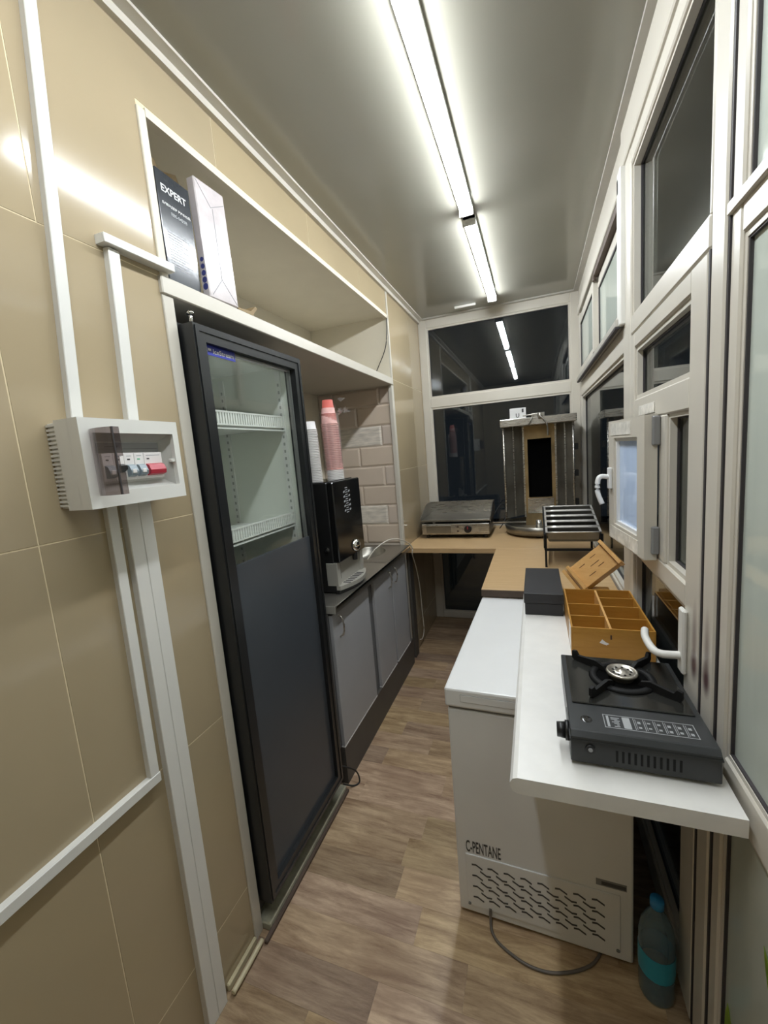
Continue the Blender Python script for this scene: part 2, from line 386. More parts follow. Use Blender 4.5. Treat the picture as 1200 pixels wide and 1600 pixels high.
for r in range(8):
    z0 = .935+r*.146; z1 = min(z0+.143, 2.074)
    joint = (-.105 if r % 2 == 1 else -.29)
    for k in range(-2, 3):
        x0, x1 = joint+k*.37, joint+(k+1)*.37
        a, c = max(x0+.002, NX+.002), min(x1-.002, -.024)
        if c-a > .02: subtile(a, c, z0, z1, 'subway_print' if (r in (1, 5) and k == -1) else 'subway')
# trims
ob('trim_1', B().box(0, .018, YN, YB, 2.708, ZC).box(.018, .05, YN, YB, 2.731, ZC), 'pvc', kind='structure')
ob('trim_2', B().box(XR-.045, XR+.05, YN, YB, 2.728, ZC), 'pvcd', kind='structure')
ob('trim_3', B().box(.05, XR-.045, YB-.03, YB, 2.728, ZC), 'pvcd', kind='structure')
ob('trim_4', B().box(-.03, .006, NY0-.01, NY0+.028, 0, 2.08, .002), 'pvc', kind='structure')            # jamb beside the fridge
ob('trim_5', B().box(-.03, .006, NY0-.004, NY0+.022, 2.128, 2.545, .002).box(-.02, .006, NY0+.022, NY1-.005, 2.53, 2.552), 'paint', kind='structure')
ob('trim_6', B().box(-.022, .006, NY1-.03, NY1+.012, .0, 2.08, .002).box(-.004, .006, NY1-.012, NY1+.012, 2.128, 2.71), 'pvc', kind='structure')
ob('trim_7', B().box(-.03, .036, NY0+.028, 1.60, 0, .030, .004), 'thresh', kind='structure')
ob('trim_10', B().box(.036, .050, NY0-.01, 1.60, 0, .014, .003), 'wedge', kind='structure')
ob('trim_8', B().box(0, .012, .795, NY0-.012, .0, .024, .003), 'tubegold', kind='structure')
sh = ob('shelf_board', B().box(NX, .012, NY0-.012, NY1-.004, 2.08, 2.128, .003), 'pvc',
        label='long white shelf board spanning the wall niche above the fridge', cat='shelf')
ob('niche_cable', B().tube([(.004, 2.89, 2.54), (.0, 2.88, 2.45), (-.02, 2.875, 2.33), (-.09, 2.875, 2.20), (-.13, 2.875, 2.134)], .003), 'cordb',
   label='thin dark cable curving down inside the far end of the upper niche', cat='cable')

# ------------------------------------------------------------------ lamps
for i, (a, c) in enumerate(((-.20, .96), (1.03, 2.20), (2.29, 3.50))):
    lab = ['linear white ceiling light nearest the viewer, overhead', 'long glowing ceiling light, the nearer of the two in view', 'shorter-looking glowing ceiling light closest to the dark back window'][i]
    t = thing('ceiling_light', (.665, (a+c)/2, ZC), lab, 'light', 'linear ceiling lights')
    ob('housing', B().box(.634, .698, a, c, 2.722, ZC, .002), 'trunk', t)
    ob('diffuser', B().prism([(.637, 2.722), (.695, 2.722), (.690, 2.703), (.678, 2.694), (.654, 2.694), (.642, 2.703)], 'y', a+.006, c-.006), 'led', t)
    for yy in (a, c-.006): ob('end_cap', B().box(.633, .699, yy, yy+.006, 2.692, ZC-.001, .002), 'trunk', t)
ob('ceiling_strip', B().box(.36, .53, 3.585, 3.60, 2.722, ZC, .003), 'trunk', label='short white plastic strip on the ceiling before the back window', cat='strip')

# ------------------------------------------------------------------ back glazed wall
w1 = thing('window_1', (.65, YB, 0), kind='structure')
def glaze(parent, axis, a, u0, u1, v0, v1, gm='glass', bead=.014, bm_='pvc', face=None, d=-1):
    """pane + dark gasket + bead ring in opening u0..u1, v0..v1; a = glass plane, bead reaches to face"""
    f = face if face is not None else a+d*.02
    lo, hi = sorted((a+d*.004, f))
    ob('glazing_bead', B().ring(axis, lo, hi, u0, u1, v0, v1, bead), bm_, parent)
    lo2, hi2 = sorted((a+d*.003, a+d*.009))
    ob('gasket', B().ring(axis, lo2, hi2, u0+bead, u1-bead, v0+bead, v1-bead, .004), 'dkgap', parent)
    bb = B(); e = .003
    c = {'x': (a-e, a+e, u0+.002, u1-.002, v0+.002, v1-.002), 'y': (u0+.002, u1-.002, a-e, a+e, v0+.002, v1-.002)}[axis]
    return ob('pane', bb.box(*c), gm, parent)
def fb(parent, name, x0, x1, y0, y1, z0, z1, m='pvc', bev=.004): return ob(name, B().box(x0, x1, y0, y1, z0, z1, bev), m, parent)
for n_, x0, x1 in (('stile', .0, .072), ('stile', 1.232, XR)): fb(w1, n_, x0, x1, YB, YB+.06, 0, ZC)
for z0, z1 in ((0, .06), (.80, .885), (1.975, 2.062), (2.66, ZC)): fb(w1, 'rail', .072, 1.232, YB+.002, YB+.06, z0, z1)
for z0, z1 in ((.06, .80), (.885, 1.975), (2.062, 2.66)):
    glaze(w1, 'y', YB+.03, .072, 1.232, z0, z1, face=YB+.008)

# ------------------------------------------------------------------ right glazed wall
SX = 1.287
# far module, lower pane and rails
w2 = thing('window_2', (XR, 2.85, 0), kind='structure')
fb(w2, 'stile', 1.292, 1.36, 3.66, YB, 0, ZC); fb(w2, 'stile', 1.29, 1.36, 1.86, 1.99, 0, ZC)
for z0, z1 in ((0, .06), (.83, .90), (1.925, 2.03), (2.58, 2.73)): fb(w2, 'rail', 1.292, 1.36, 1.99, 3.66, z0, z1)
glaze(w2, 'x', 1.33, 1.99, 3.66, .06, .83, face=1.30); glaze(w2, 'x', 1.33, 1.99, 3.66, .90, 1.925, face=1.30)
# the sliding unit above it
w3 = thing('window_3', (XR, 2.8, 2.03), kind='structure')
XS = 1.272
fb(w3, 'sill_lip', XS-.012, 1.36, 1.99, 3.66, 2.03, 2.062, 'pvcd'); fb(w3, 'track', XS-.012, XS+.004, 1.985, 3.62, 2.022, 2.0305, 'dkgap', .001)
fb(w3, 'head', XS, 1.36, 1.99, 3.66, 2.52, 2.58); fb(w3, 'jamb', XS, 1.36, 1.955, 2.02, 2.03, 2.60, 'trunk'); fb(w3, 'jamb', XS+.01, 1.36, 3.58, 3.655, 2.062, 2.52)
fb(w3, 'track', XS+.006, XS+.05, 2.02, 2.78, 2.488, 2.52, 'wedge', .001)
def sash(y0, y1, x):
    s = ob('sash', B().ring('x', x-.012, x+.012, y0, y1, 2.064, 2.486, .055), 'pvc', w3)
    ob('pane', B().box(x-.003, x+.003, y0+.05, y1-.05, 2.115, 2.435), 'frost', s)
    ob('gasket', B().ring('x', x-.010, x-.002, y0+.055, y1-.055, 2.119, 2.431, .005), 'dkgap', s)
sash(2.02, 2.84, 1.315); sash(2.80, 3.58, 1.292)
fb(w3, 'stop', 1.276, 1.29, 2.78, 2.815, 2.062, 2.088, 'wedge', .001); fb(w3, 'stop', 1.276, 1.29, 2.76, 2.80, 2.47, 2.50, 'wedge', .001)
# fanlight above the door
w4 = thing('window_4', (XR, 1.5, 2.0), kind='structure')
for z0, z1 in ((1.965, 2.03), (2.545, 2.60)): fb(w4, 'rail', 1.291, 1.36, 1.105, 1.86, z0, z1)
fb(w4, 'rail', 1.281, 1.36, 1.04, 1.99, 2.60, 2.73); fb(w4, 'stile', 1.294, 1.36, 1.105, 1.118, 2.03, 2.545)
glaze(w4, 'x', 1.33, 1.118, 1.86, 2.03, 2.545, face=1.30, bead=.01)
# door with small hinged casement
d1 = thing('door_1', (SX, 1.47, 0), kind='structure')
DY0, DY1 = 1.098, 1.846
fb(d1, 'stile', SX, 1.345, DY0, DY0+.10, .03, 1.958, 'soot'); fb(d1, 'stile', SX, 1.345, 1.785, DY1, .03, 1.958)
for z0, z1 in ((.03, .13), (1.155, 1.215), (1.647, 1.722), (1.905, 1.958)): fb(d1, 'rail', SX+.001, 1.345, DY0+.10, 1.785, z0, z1)
fb(d1, 'mullion', SX+.001, 1.345, 1.385, 1.455, 1.215, 1.647)
glaze(d1, 'x', 1.322, DY0+.10, 1.785, .13, 1.155, face=1.296); glaze(d1, 'x', 1.322, DY0+.10, 1.785, 1.722, 1.905, face=1.296)
glaze(d1, 'x', 1.322, DY0+.10, 1.385, 1.215, 1.647, face=1.296, bead=.012)
ob('gasket', B().box(1.2885, 1.34, 1.0896, DY0-.0001, .03, 1.958), 'dkgap', d1)
fb(d1, 'wrap_film', SX-.0015, SX, 1.50, 1.70, 1.660, 1.692, 'tape', .0005)
# handle of the door
h = fb(d1, 'handle_plate', SX-.012, SX, 1.168, 1.205, .985, 1.155, 'trunk', .004)
ob('handle_lever', B().tube([(SX-.01, 1.186, 1.03), (SX-.05, 1.19, 1.028), (SX-.066, 1.21, 1.03), (SX-.07, 1.27, 1.035), (SX-.062, 1.315, 1.038)], .010, 10), 'trunk', h)
# ajar casement, hinged on the mullion
ca = bpy.data.objects.new('casement', None); COL.objects.link(ca); ca.parent = d1; ca.location = Vector((1.282, 1.44, 1.212))-d1.location
ca.rotation_euler = (0, 0, math.radians(6.5)); ca.empty_display_size = .05
CW, CH = .362, .44
ob('casement_frame', B().ring('x', -.035, 0, 0, CW, 0, CH, .062), 'pvc', ca, local=True)
ob('casement_bead', B().ring('x', -.028, -.004, .062, CW-.062, .062, CH-.062, .012), 'white', ca, local=True)
ob('casement_pane', B().box(-.018, -.013, .062, CW-.062, .062, CH-.062), 'bluelit', ca, local=True)
for z in (.025, .355): ob('hinge', B().box(-.016, .004, -.012, .003, z-.005, z+.080, .003), 'hinge', ca, local=True)
ob('casement_wrap', B().box(-.0365, -.035, .05, CW-.02, .004, .05).box(-.0365, -.035, .12, CW-.03, CH-.052, CH-.01), 'tape', ca, local=True)
hp = ob('casement_handle', B().box(-.047, -.035, CW-.046, CW-.018, .19, .27, .003).tube([(-.045, CW-.032, .235), (-.07, CW-.032, .238), (-.082, CW-.034, .225), (-.085, CW-.04, .18), (-.072, CW-.05, .135)], .009, 10), 'white', ca, local=True)
# post between door and near window
p_ = ob('trim_9', B().box(1.290, 1.37, 1.024, 1.0895, 0, 2.60, .004), 'soot', kind='structure')
# near window
w5 = thing('window_5', (XR, .2, 0), kind='structure')
fb(w5, 'stile', 1.297, 1.36, .975, 1.016, 0, ZC-.012); ob('gasket', B().box(1.2945, 1.34, 1.0161, 1.0239, 0, 2.6), 'dkgap', w5)
fb(w5, 'stile', 1.297, 1.36, -.10, -.03, 0, ZC-.012); fb(w5, 'stile', 1.297, 1.36, YN, YN+.06, 0, ZC-.012)
for a, c in ((-.03, .975), (YN+.06, -.10)):
    for z0, z1 in ((0, .06), (.83, .915), (1.935, 2.005), (2.56, 2.728)): fb(w5, 'rail', 1.298, 1.36, a, c, z0, z1)
    for z0, z1 in ((.06, .83), (.915, 1.935), (2.005, 2.56)): glaze(w5, 'x', 1.314, a, c, z0, z1, 'frost', face=1.303, bead=.010)
fb(w5, 'rail_cap', 1.29, 1.30, -.03, 1.02, 1.985, 2.008, 'pvc', .002)

# leaf shapes on the low pane of the near window
def leaf(base, tip, w, lab):
    A, T = Vector(base), Vector(tip); b = B(); n = 7; L_, R_, F_ = [], [], []
    for k in range(n+1):
        u = k/n; p = A.lerp(T, u); ww = w*(math.sin(math.pi*min(u*.75+.2, 1))**.8)*(1 if k < n else .05)
        L_.append(b.bm.verts.new(p+Vector((.001, -ww, 0)))); R_.append(b.bm.verts.new(p+Vector((.001, ww, 0)))); F_.append(b.bm.verts.new(p))
    for k in range(n):
        b.bm.faces.new((L_[k], F_[k], F_[k+1], L_[k+1])); b.bm.faces.new((F_[k], R_[k], R_[k+1], F_[k+1]))
    bmesh.ops.solidify(b.bm, geom=list(b.bm.faces), thickness=.0015)
    ob('leaf_blade', b, 'leafg', label=lab, cat='leaf', group='green leaf shapes on the low milky pane')
leaf((1.3085, .905, .082), (1.3085, .945, .330), .030, 'tall yellow-green leaf shape on the low milky pane, nearer the door post')
leaf((1.3085, .740, .500), (1.3085, .815, .655), .016, 'slim yellow-green leaf shape on the low milky pane, at the right edge of the photo')

# ------------------------------------------------------------------ electrics on the left wall
def trunking(name, a, c, w, d, lab, split=False):
    """channel along a->c in the x=0 plane (y,z), width w, depth d, with a snap-on lid"""
    A, C = Vector((0, *a)), Vector((0, *c)); D = C-A; ln = D.length; ang = math.atan2(D.z, D.y)
    t = thing(name, (0, *a), lab, 'trunking', 'white cable trunking')
    t.rotation_euler = (ang, 0, 0)
    ob('channel', B().box(0, d*.8, 0, ln, -w/2, w/2), 'trunk', t, local=True)
    ob('lid', B().box(d*.8, d, 0, ln, -w/2-.0008, w/2+.0008, .0015), 'trunk', t, local=True)
    return t
trunking('cable_trunking', (.640, 1.722), (.705, 2.706), .024, .018, 'white cable trunking running up from the breaker box to the ceiling')
trunking('cable_trunking', (.776, 1.722), (.796, 2.133), .028, .018, 'short white trunking rising from the breaker box to a horizontal piece')
trunking('cable_trunking', (.765, 2.146), (.968, 2.150), .020, .030, 'short horizontal white trunking ending at the niche corner')
trunking('cable_trunking', (.684, 1.536), (.676, .844), .024, .016, 'slim white trunking dropping from the breaker box, outermost of three')
trunking('cable_trunking', (.731, 1.536), (.722, .0), .034, .020, 'middle white trunking running from the breaker box to the floor')
trunking('cable_trunking', (.767, 1.536), (.758, .0), .034, .020, 'white trunking to the floor on the side nearest the fridge')
trunking('cable_trunking', (YN, .832), (.690, .832), .024, .018, 'long horizontal white trunking along the lower wall tiles')
ob('floor_conduit', B().tube([(.03, .79, .014), (.032, .86, .016), (.03, .935, .014)], .008), 'tubegold', label='cream conduit on the floor at the foot of the trunking', cat='conduit')
bx0, bx1, bz0, bz1, BD = .582, .826, 1.537, 1.722, .098
t = thing('breaker_box', (0, (bx0+bx1)/2, bz0), 'white plastic breaker box with smoked flap standing open on the tiled wall', 'breaker box')
b = B().box(0, .028, bx0+.006, bx1-.006, bz0+.004, bz1-.004)
ob('rear_housing', b, 'trunk', t)
b = B()
for k in range(20): b.box(.001, .027, bx0+.001, bx0+.006, bz0+.008+k*.0087, bz0+.0125+k*.0087)
ob('side_ribs', b, 'trunk', t)
iy0, iy1, iz0, iz1 = bx0+.026, bx1-.016, bz0+.032, bz1-.030
b = B().box(.028, BD-.03, bx0, bx1, bz0, bz1)
def frust(b, a0, a1, o0, o1):
    pass
b.box(BD-.0305, BD, bx0, iy0, bz0, bz1); b.box(BD-.0305, BD, iy1, bx1, bz0, bz1); b.box(BD-.0305, BD, iy0, iy1, bz0, iz0); b.box(BD-.0305, BD, iy0, iy1, iz1, bz1)
ob('cover', b, 'trunk', t)
iw0, iw1, jz0, jz1 = iy0+.022, iy1-.022, 1.585, 1.676
b = B()
for P0, P1 in (((iy0, iz0), (iy1, iz0)), ((iy1, iz0), (iy1, iz1)), ((iy1, iz1), (iy0, iz1)), ((iy0, iz1), (iy0, iz0))):
    def inn(p): return (iw0 if p[0] == iy0 else iw1, jz0 if p[1] == iz0 else jz1)
    q0, q1 = inn(P0), inn(P1); xo, xi = BD-.012, BD-.028
    b.quad((xo, *P0), (xo, *P1), (xi, *q1), (xi, *q0))
bmesh.ops.solidify(b.bm, geom=list(b.bm.faces), thickness=.001)
ob('inner_bezel', b, 'trunk', t)
ob('label_strip', B().box(BD-.0296, BD-.027, iw0+.002, iw1-.002, 1.652, 1.674), 'hinge', t)
ob('label_print', B().box(BD-.027, BD-.0266, iw0+.02, iw0+.05, 1.664, 1.666).box(BD-.027, BD-.0266, iw0+.004, iw1-.006, 1.6595, 1.6602), 'dkgap', t)
bw = (iw1-iw0-.006)/6
for k in range(5):
    y0 = iw0+.003+k*bw; y1 = y0+bw*(2 if k == 4 else 1)-.0008
    br = ob('breaker', B().box(BD-.0296, BD-.018, y0, y1, 1.590, 1.650, .0008), 'cupw', t)
    ob('mark', B().box(BD-.018, BD-.0176, y0+.007, y0+.014, 1.634, 1.637), 'green' if k == 3 else 'dkgap', br)
    ob('print', B().box(BD-.018, BD-.0177, y0+.006, y1-.006, 1.6425, 1.644), 'greyprint', br)
    m_ = ['bluegrey', 'black', 'bluegrey', 'bluegrey', 'red'][k]
    ob('toggle', B().prism([(BD-.018, 1.596), (BD-.006, 1.600), (BD-.004, 1.609), (BD-.010, 1.621), (BD-.018, 1.624)] if k != 1 else [(BD-.018, 1.607), (BD-.006, 1.614), (BD-.006, 1.622), (BD-.018, 1.626)], 'y', y0+.003, y1-.003), m_, br)
    if k in (0, 2, 3): ob('toggle_cap', B().box(BD-.007, BD-.0035, y0+.006, y1-.008, 1.604, 1.613, .001), 'cupw', br)
ob('latch', B().box(BD-.014, BD-.004, iy1-.010, iy1+.002, 1.624, 1.632, .001), 'trunk', t)
# smoked flap, hinged at the near side and standing open at right angles, gently curved
b = B(); n = 8
for k in range(n):
    def pt(u): return (BD-.004+.066*u, bx0+.022-.022*math.sin(u*math.pi*.5)+.020*u*u)
    p, q = pt(k/n), pt((k+1)/n)
    b.quad((p[0], p[1], iz0-.006), (q[0], q[1], iz0-.006), (q[0], q[1], iz1+.006), (p[0], p[1], iz1+.006))
bmesh.ops.remove_doubles(b.bm, verts=list(b.bm.verts), dist=1e-5); bmesh.ops.solidify(b.bm, geom=list(b.bm.faces), thickness=.002)
fp = ob('flap', b, 'smoke', t)
q = pt(1)
ob('flap_edge', B().box(q[0]-.002, q[0]+.002, q[1], q[1]+.016, iz0-.006, 1.607).box(q[0]-.002, q[0]+.002, q[1], q[1]+.016, 1.640, iz1+.006).box(q[0]-.003, q[0]-.001, q[1], q[1]+.010, 1.607, 1.640), 'smoke', t)
ob('flap_seam', B().box(q[0]+.002, q[0]+.0035, q[1]-.001, q[1]+.002, iz0-.006, iz1+.006), 'dkgap', t)

# ------------------------------------------------------------------ boxes on the upper shelf
ZS = 2.128
t = thing('blender_box', (-.06, 1.045, ZS), 'black printed EXPERT appliance box standing on the shelf', 'box')
t.rotation_euler = (0, 0, math.radians(2))
ob('carton', B().box(-.055, .05, -.062, .062, 0, .30, .001), 'boxblk', t, local=True)
text('lettering', 'EXPERT', 'letter', t, (.0503, -.048, .246), (0, 1, 0), (0, 0, 1), height=.019, width=.092, local=True, bold=.01)
text('lettering', 'БЛЕНДЕР РУЧНОЙ', 'letter', t, (.0503, -.050, .211), (0, 1, 0), (0, 0, 1), height=.010, width=.103, local=True, bold=.01)
text('lettering', 'EBS-0425B', 'greyprint', t, (.0503, -.022, .192), (0, 1, 0), (0, 0, 1), height=.009, width=.060, local=True, bold=.01)
b = B()
for k in range(13):
    z = .05+k*.0075; ln = random.uniform(.05, .1)
    b.box(.050, .0504, -.045, -.045+ln, z, z+.0022)
ob('small_print', b, 'greyprint', t, local=True)
b = B().quad((-.02, -.055, .299), (-.02, .060, .299), (-.012, .012, .372), (-.012, -.030, .385)).quad((-.03, .030, .299), (.03, .061, .299), (.02, .052, .345), (-.03, .020, .36))
bmesh.ops.solidify(b.bm, geom=list(b.bm.faces), thickness=.002)
ob('open_flap', b, 'card', t, label='brown inside of the open top flap', local=True)
t = thing('wrapped_box', (-.030, 1.190, ZS), 'tall box in shiny whitish wrapping leaning beside the black EXPERT box', 'box')
t.rotation_euler = (0, math.radians(-1.5), math.radians(-3))
ob('body', B().box(.010, .040, -.062, .062, .001, .352, .003), 'wrap', t, local=True)
b = B()
def bar(b, p, q, w, x):
    p, q = Vector(p), Vector(q); d = (q-p).normalized(); n_ = Vector((-d.y, d.x))*w/2
    b.prism([(p+n_)[:], (q+n_)[:], (q-n_)[:], (p-n_)[:]], 'x', x, x+.0012)
for p, q in (((-.056, .346), (-.005, .285)), ((-.005, .285), (.056, .318)), ((-.05, .012), (.0, .07)), ((.0, .07), (.056, .008)), ((0, .07), (.002, .284))): bar(b, p, q, .0018, .0395)
ob('fold_lines', b, 'hinge', t, local=True)
for k in range(5): ob('blue_mark', B().cyl((.026, -.0615, .035+k*.020), (.026, -.0625, .035+k*.020), .010-.0008*k, seg=12), 'blueprint', t, local=True)
ob('cardboard_scrap', B().prism([(-.05, .0), (.03, .0), (.06, .032), (.05, .036), (.02, .012), (-.05, .006)], 'x', -.13, -.02).xf(Matrix.Translation((.03, 1.30, ZS))), 'card',
   label='small bent piece of brown cardboard beside the wrapped box', cat='cardboard')

# ------------------------------------------------------------------ fridge
FY0, FY1, FZ0, FZ1 = .982, 1.556, .105, 2.012
t = thing('display_fridge', (-.27, 1.27, 0), 'tall black display fridge with glass upper door and dark grey lower panel', 'fridge')
b = B().box(-.56, -.005, FY0-.005, FY0+.022, .06, 2.02).box(-.56, -.005, FY1-.018, FY1+.006, .06, 2.02).box(-.56, -.005, FY0+.022, FY1-.018, 2.0, 2.02).box(-.56, -.545, FY0+.022, FY1-.018, .06, 2.0).box(-.545, -.005, FY0+.022, FY1-.018, .06, .10)
ob('cabinet', b, 'frameg', t)
b = B().box(-.545, -.008, FY0+.022, FY0+.036, .5, 1.999).box(-.545, -.008, FY1-.032, FY1-.018, .5, 1.999).box(-.545, -.008, FY0+.036, FY1-.032, 1.985, 1.999).box(-.545, -.50, FY0+.036, FY1-.032, .5, 1.985).box(-.50, -.008, FY0+.036, FY1-.032, .5, .52)
ob('liner', b, 'liner', t)
for k, z in enumerate((1.745, 1.345, .95)):
    s = ob('wire_shelf', B().box(-.46, -.04, FY0+.04, FY1-.036, z-.004, z), 'wire', t)
    b = B()
    for j in range(14): b.box(-.46, -.04, FY0+.05+j*.036, FY0+.053+j*.036, z, z+.003)
    ob('shelf_wires', b, 'wire', s)
    b = B().box(-.040, -.034, FY0+.04, FY1-.036, z+.038, z+.044).box(-.040, -.034, FY0+.04, FY1-.036, z-.004, z+.001).box(-.048, -.034, FY0+.04, FY1-.036, z-.017, z-.012)
    for j in range(38): b.box(-.039, -.035, FY0+.044+j*.0131, FY0+.0515+j*.0131, z, z+.040)
    ob('price_rail', b, 'wire', s)
for xx in (-.042, -.33):
    s = ob('shelf_standard', B().box(xx-.012, xx+.012, FY1-.038, FY1-.032, .52, 1.97), 'wire', t)
    b = B()
    for j in range(46): b.box(xx-.004, xx+.004, FY1-.0388, FY1-.038, .56+j*.030, .572+j*.030)
    ob('slots', b, 'slotg', s)
d = ob('door_frame', B().ring('x', .0, .050, FY0, FY1, FZ0, FZ1, .046), 'frameg', t)
ob('frame_groove', B().ring('x', .0495, .0535, FY0+.006, FY1-.006, FZ0+.006, FZ1-.006, .014), 'frameg', t)
ob('door_glass', B().box(.026, .032, FY0+.044, FY1-.044, 1.282, FZ1-.044), 'fglass', t)
ob('door_panel', B().box(.022, .0335, FY0+.044, FY1-.044, FZ0+.044, 1.284), 'film', t)
ob('inner_seal', B().ring('x', .012, .026, FY0+.040, FY1-.040, 1.24, FZ1-.040, .014), 'hinge', t)
s = ob('brand_sticker', B().box(.0321, .0328, FY0+.046, FY0+.190, 1.937, 1.966), 'bluelab', t)
text('lettering', 'IceStream', 'letter', s, (.0330, FY0+.090, 1.944), (0, 1, 0), (0, 0, 1), height=.014, width=.092, thick=.0004, bold=.01)
ob('emblem', B().box(.0328, .0332, FY0+.054, FY0+.066, 1.946, 1.960).box(.0328, .0332, FY0+.069, FY0+.082, 1.950, 1.957), 'letter', s)
ob('hinge_pin', B().cyl((.02, FY0+.03, FZ1), (.02, FY0+.03, FZ1+.04), .006).cyl((.02, FY0+.03, FZ1+.032), (.02, FY0+.03, FZ1+.040), .011).box(-.03, .025, FY0+.018, FY0+.045, FZ1, FZ1+.006), 'chrome', t)
ob('foot', B().cyl((-.06, FY0+.06, .0), (-.06, FY0+.06, .06), .018), 'black', t); ob('foot', B().cyl((-.06, FY1-.06, .0), (-.06, FY1-.06, .06), .018), 'black', t)
ob('foot', B().cyl((-.5, FY0+.06, .0), (-.5, FY0+.06, .06), .018), 'black', t); ob('foot', B().cyl((-.5, FY1-.06, .0), (-.5, FY1-.06, .06), .018), 'black', t)
ob('power_cord', B().tube([(-.02, 1.59, .13), (.03, 1.62, .11), (.066, 1.66, .06), (.078, 1.66, .008), (.06, 1.63, .006), (.02, 1.60, .032)], .004), 'cordb', t, label='looped black cord')

# ------------------------------------------------------------------ counter with cabinets
CX = .030
def cabinet(y0, y1, doors, lab):
    t = thing('base_cabinet', (-.26, (y0+y1)/2, 0), lab, 'cabinet', 'grey base cabinets')
    ob('carcass', B().box(-.56, CX-.02, y0, y0+.016, .20, .885).box(-.56, CX-.02, y1-.016, y1, .20, .885).box(-.56, CX-.02, y0+.016, y1-.016, .20, .216).box(-.56, -.55, y0+.016, y1-.016, .216, .885).box(CX-.03, CX-.02, y0+.016, y1-.016, .216, .83), 'gcab2', t)
    for a, c, hy in doors:
        dr = ob('cabinet_door', B().box(CX-.019, CX, a, c, .205, .875, .0015), 'gcab', t)
        ob('edge_strip', B().box(CX-.019, CX+.0008, a, c, .1975, .2045), 'white', dr)
        hh = .80
        ob('handle', B().tube([(CX, hy, hh+.055), (CX+.020, hy, hh+.040), (CX+.027, hy, hh), (CX+.020, hy, hh-.040), (CX, hy, hh-.055)], .0045), 'steel', dr)
    return t
cabinet(1.625, 2.150, [(1.640, 2.085, 1.70)], 'wide grey base cabinet door next to the fridge, under the coffee machine')
cabinet(2.152, 2.865, [(2.175, 2.470, 2.42), (2.495, 2.790, 2.53)], 'grey base cabinet with two narrow doors at the sink end')
ob('plinth_board', B().box(-.03, CX-.002, 1.64, 2.862, 0, .1965), 'plinth', label='dark plinth board along the foot of the grey cabinets', cat='plinth')
t = thing('steel_worktop', (-.26, 2.24, .886), 'stainless steel counter top with oval sink above the grey cabinets', 'worktop')
# slab with an oval hole
sx, sy_, ra, rb_ = -.20, 2.62, .14, .19
b = B(); bm = b.bm; X0, X1, Y0, Y1, ZT = -.58, .058, 1.632, 2.872, .925
n = 32; hole = [bm.verts.new((sx+ra*math.cos(2*math.pi*k/n), sy_+rb_*math.sin(2*math.pi*k/n), ZT)) for k in range(n)]
def rim(k):
    a = 2*math.pi*k/n; dx, dy = math.cos(a), math.sin(a); tt = min(((X1-sx)/dx if dx > 1e-6 else 9), ((X0-sx)/dx if dx < -1e-6 else 9), (.24/dy if dy > 1e-6 else 9), (-.24/dy if dy < -1e-6 else 9))
    return (sx+dx*tt, sy_+dy*tt, ZT)
outer = [bm.verts.new(rim(k)) for k in range(n)]
for k in range(n): bm.faces.new((hole[k], outer[k], outer[(k+1) % n], hole[(k+1) % n]))
b.box(X0, X1, Y0, sy_-.23, .887, ZT, .003); b.box(X1-.012, X1, sy_-.24, sy_+.24, .887, ZT, .003); b.box(X0, X1, sy_+.235, Y1, .887, ZT, .003)
for cx_ in (X0, X1):
    for cy_ in (sy_-.24, sy_+.24): b.quad((cx_, cy_, ZT-.0005), (sx, cy_, ZT-.0005), (sx+(cx_-sx)*.55, sy_+(cy_-sy_)*.8, ZT-.0005), (cx_, sy_, ZT-.0005))
ob('top', b, 'ctop', t)
ob('sink_bowl', B().lathe([(1.0, 0), (.97, -.01), (.9, -.05), (.7, -.075), (.12, -.08), (.1, -.09)], (0, 0, 0), 32).xf(Matrix.Translation((sx, sy_, ZT)) @ Matrix.Diagonal((ra, rb_, 1, 1))), 'steeld', t)
ob('front_lip', B().box(X1-.0005, X1+.004, Y0, Y1, ZT-.010, ZT+.0015, .001), 'chrome', t)
ob('end_cap', B().box(X0, X1-.002, Y0-.003, Y0, .888, ZT-.001), 'silver', t)

# ------------------------------------------------------------------ coffee machine
t = thing('coffee_machine', (-.2, 1.95, ZT), 'black tabletop coffee machine with silver drip tray on the steel counter', 'coffee machine')
ky0, ky1, kx = 1.795, 2.120, .020
ob('body', B().box(-.44, kx-.035, ky0, ky1, ZT+.005, 1.486, .004), 'black', t)
ob('front_door', B().box(kx-.034, kx, ky0, ky1, 1.085, 1.486, .005), 'blackg', t)
ob('rear_top', B().box(-.42, -.02, ky0+.01, ky1-.01, 1.486, 1.489), 'blackg', t)
ob('side_column', B().box(-.06, .002, ky0-.002, ky0+.035, .965, 1.083, .002), 'silver', t)
ob('bay_back', B().box(-.014, -.010, ky0+.035, ky1-.004, .965, 1.083), 'silver', t)
ob('side_column', B().box(-.06, .002, ky1-.035, ky1, .965, 1.083, .002), 'silver', t)
b = B(); arc = [(-.01, ky0-.004)]+[(.012+.045*math.sin(math.pi*k/10), ky0-.004+(ky1-ky0+.008)*k/10) for k in range(11)]+[(-.01, ky1+.004)]
ob('drip_tray', b.prism(arc, 'z', .945, .966), 'silver', t)
ob('base', B().prism([(x*.9-.006, y) for x, y in arc], 'z', ZT, .945), 'black', t)
g_ = B()
for k in range(7): g_.box(-.004, .036, ky0+.06+k*.028, ky0+.073+k*.028, .966, .9672)
ob('drip_grille', g_, 'dkgap', t)
ob('spout_dome', B().lathe([(.001, .022), (.018, .020), (.030, .012), (.034, 0)], (0, 0, 0), 20).xf(Matrix.Translation((kx, 2.00, 1.13)) @ Matrix.Rotation(math.pi/2, 4, 'Y')), 'chrome', t)
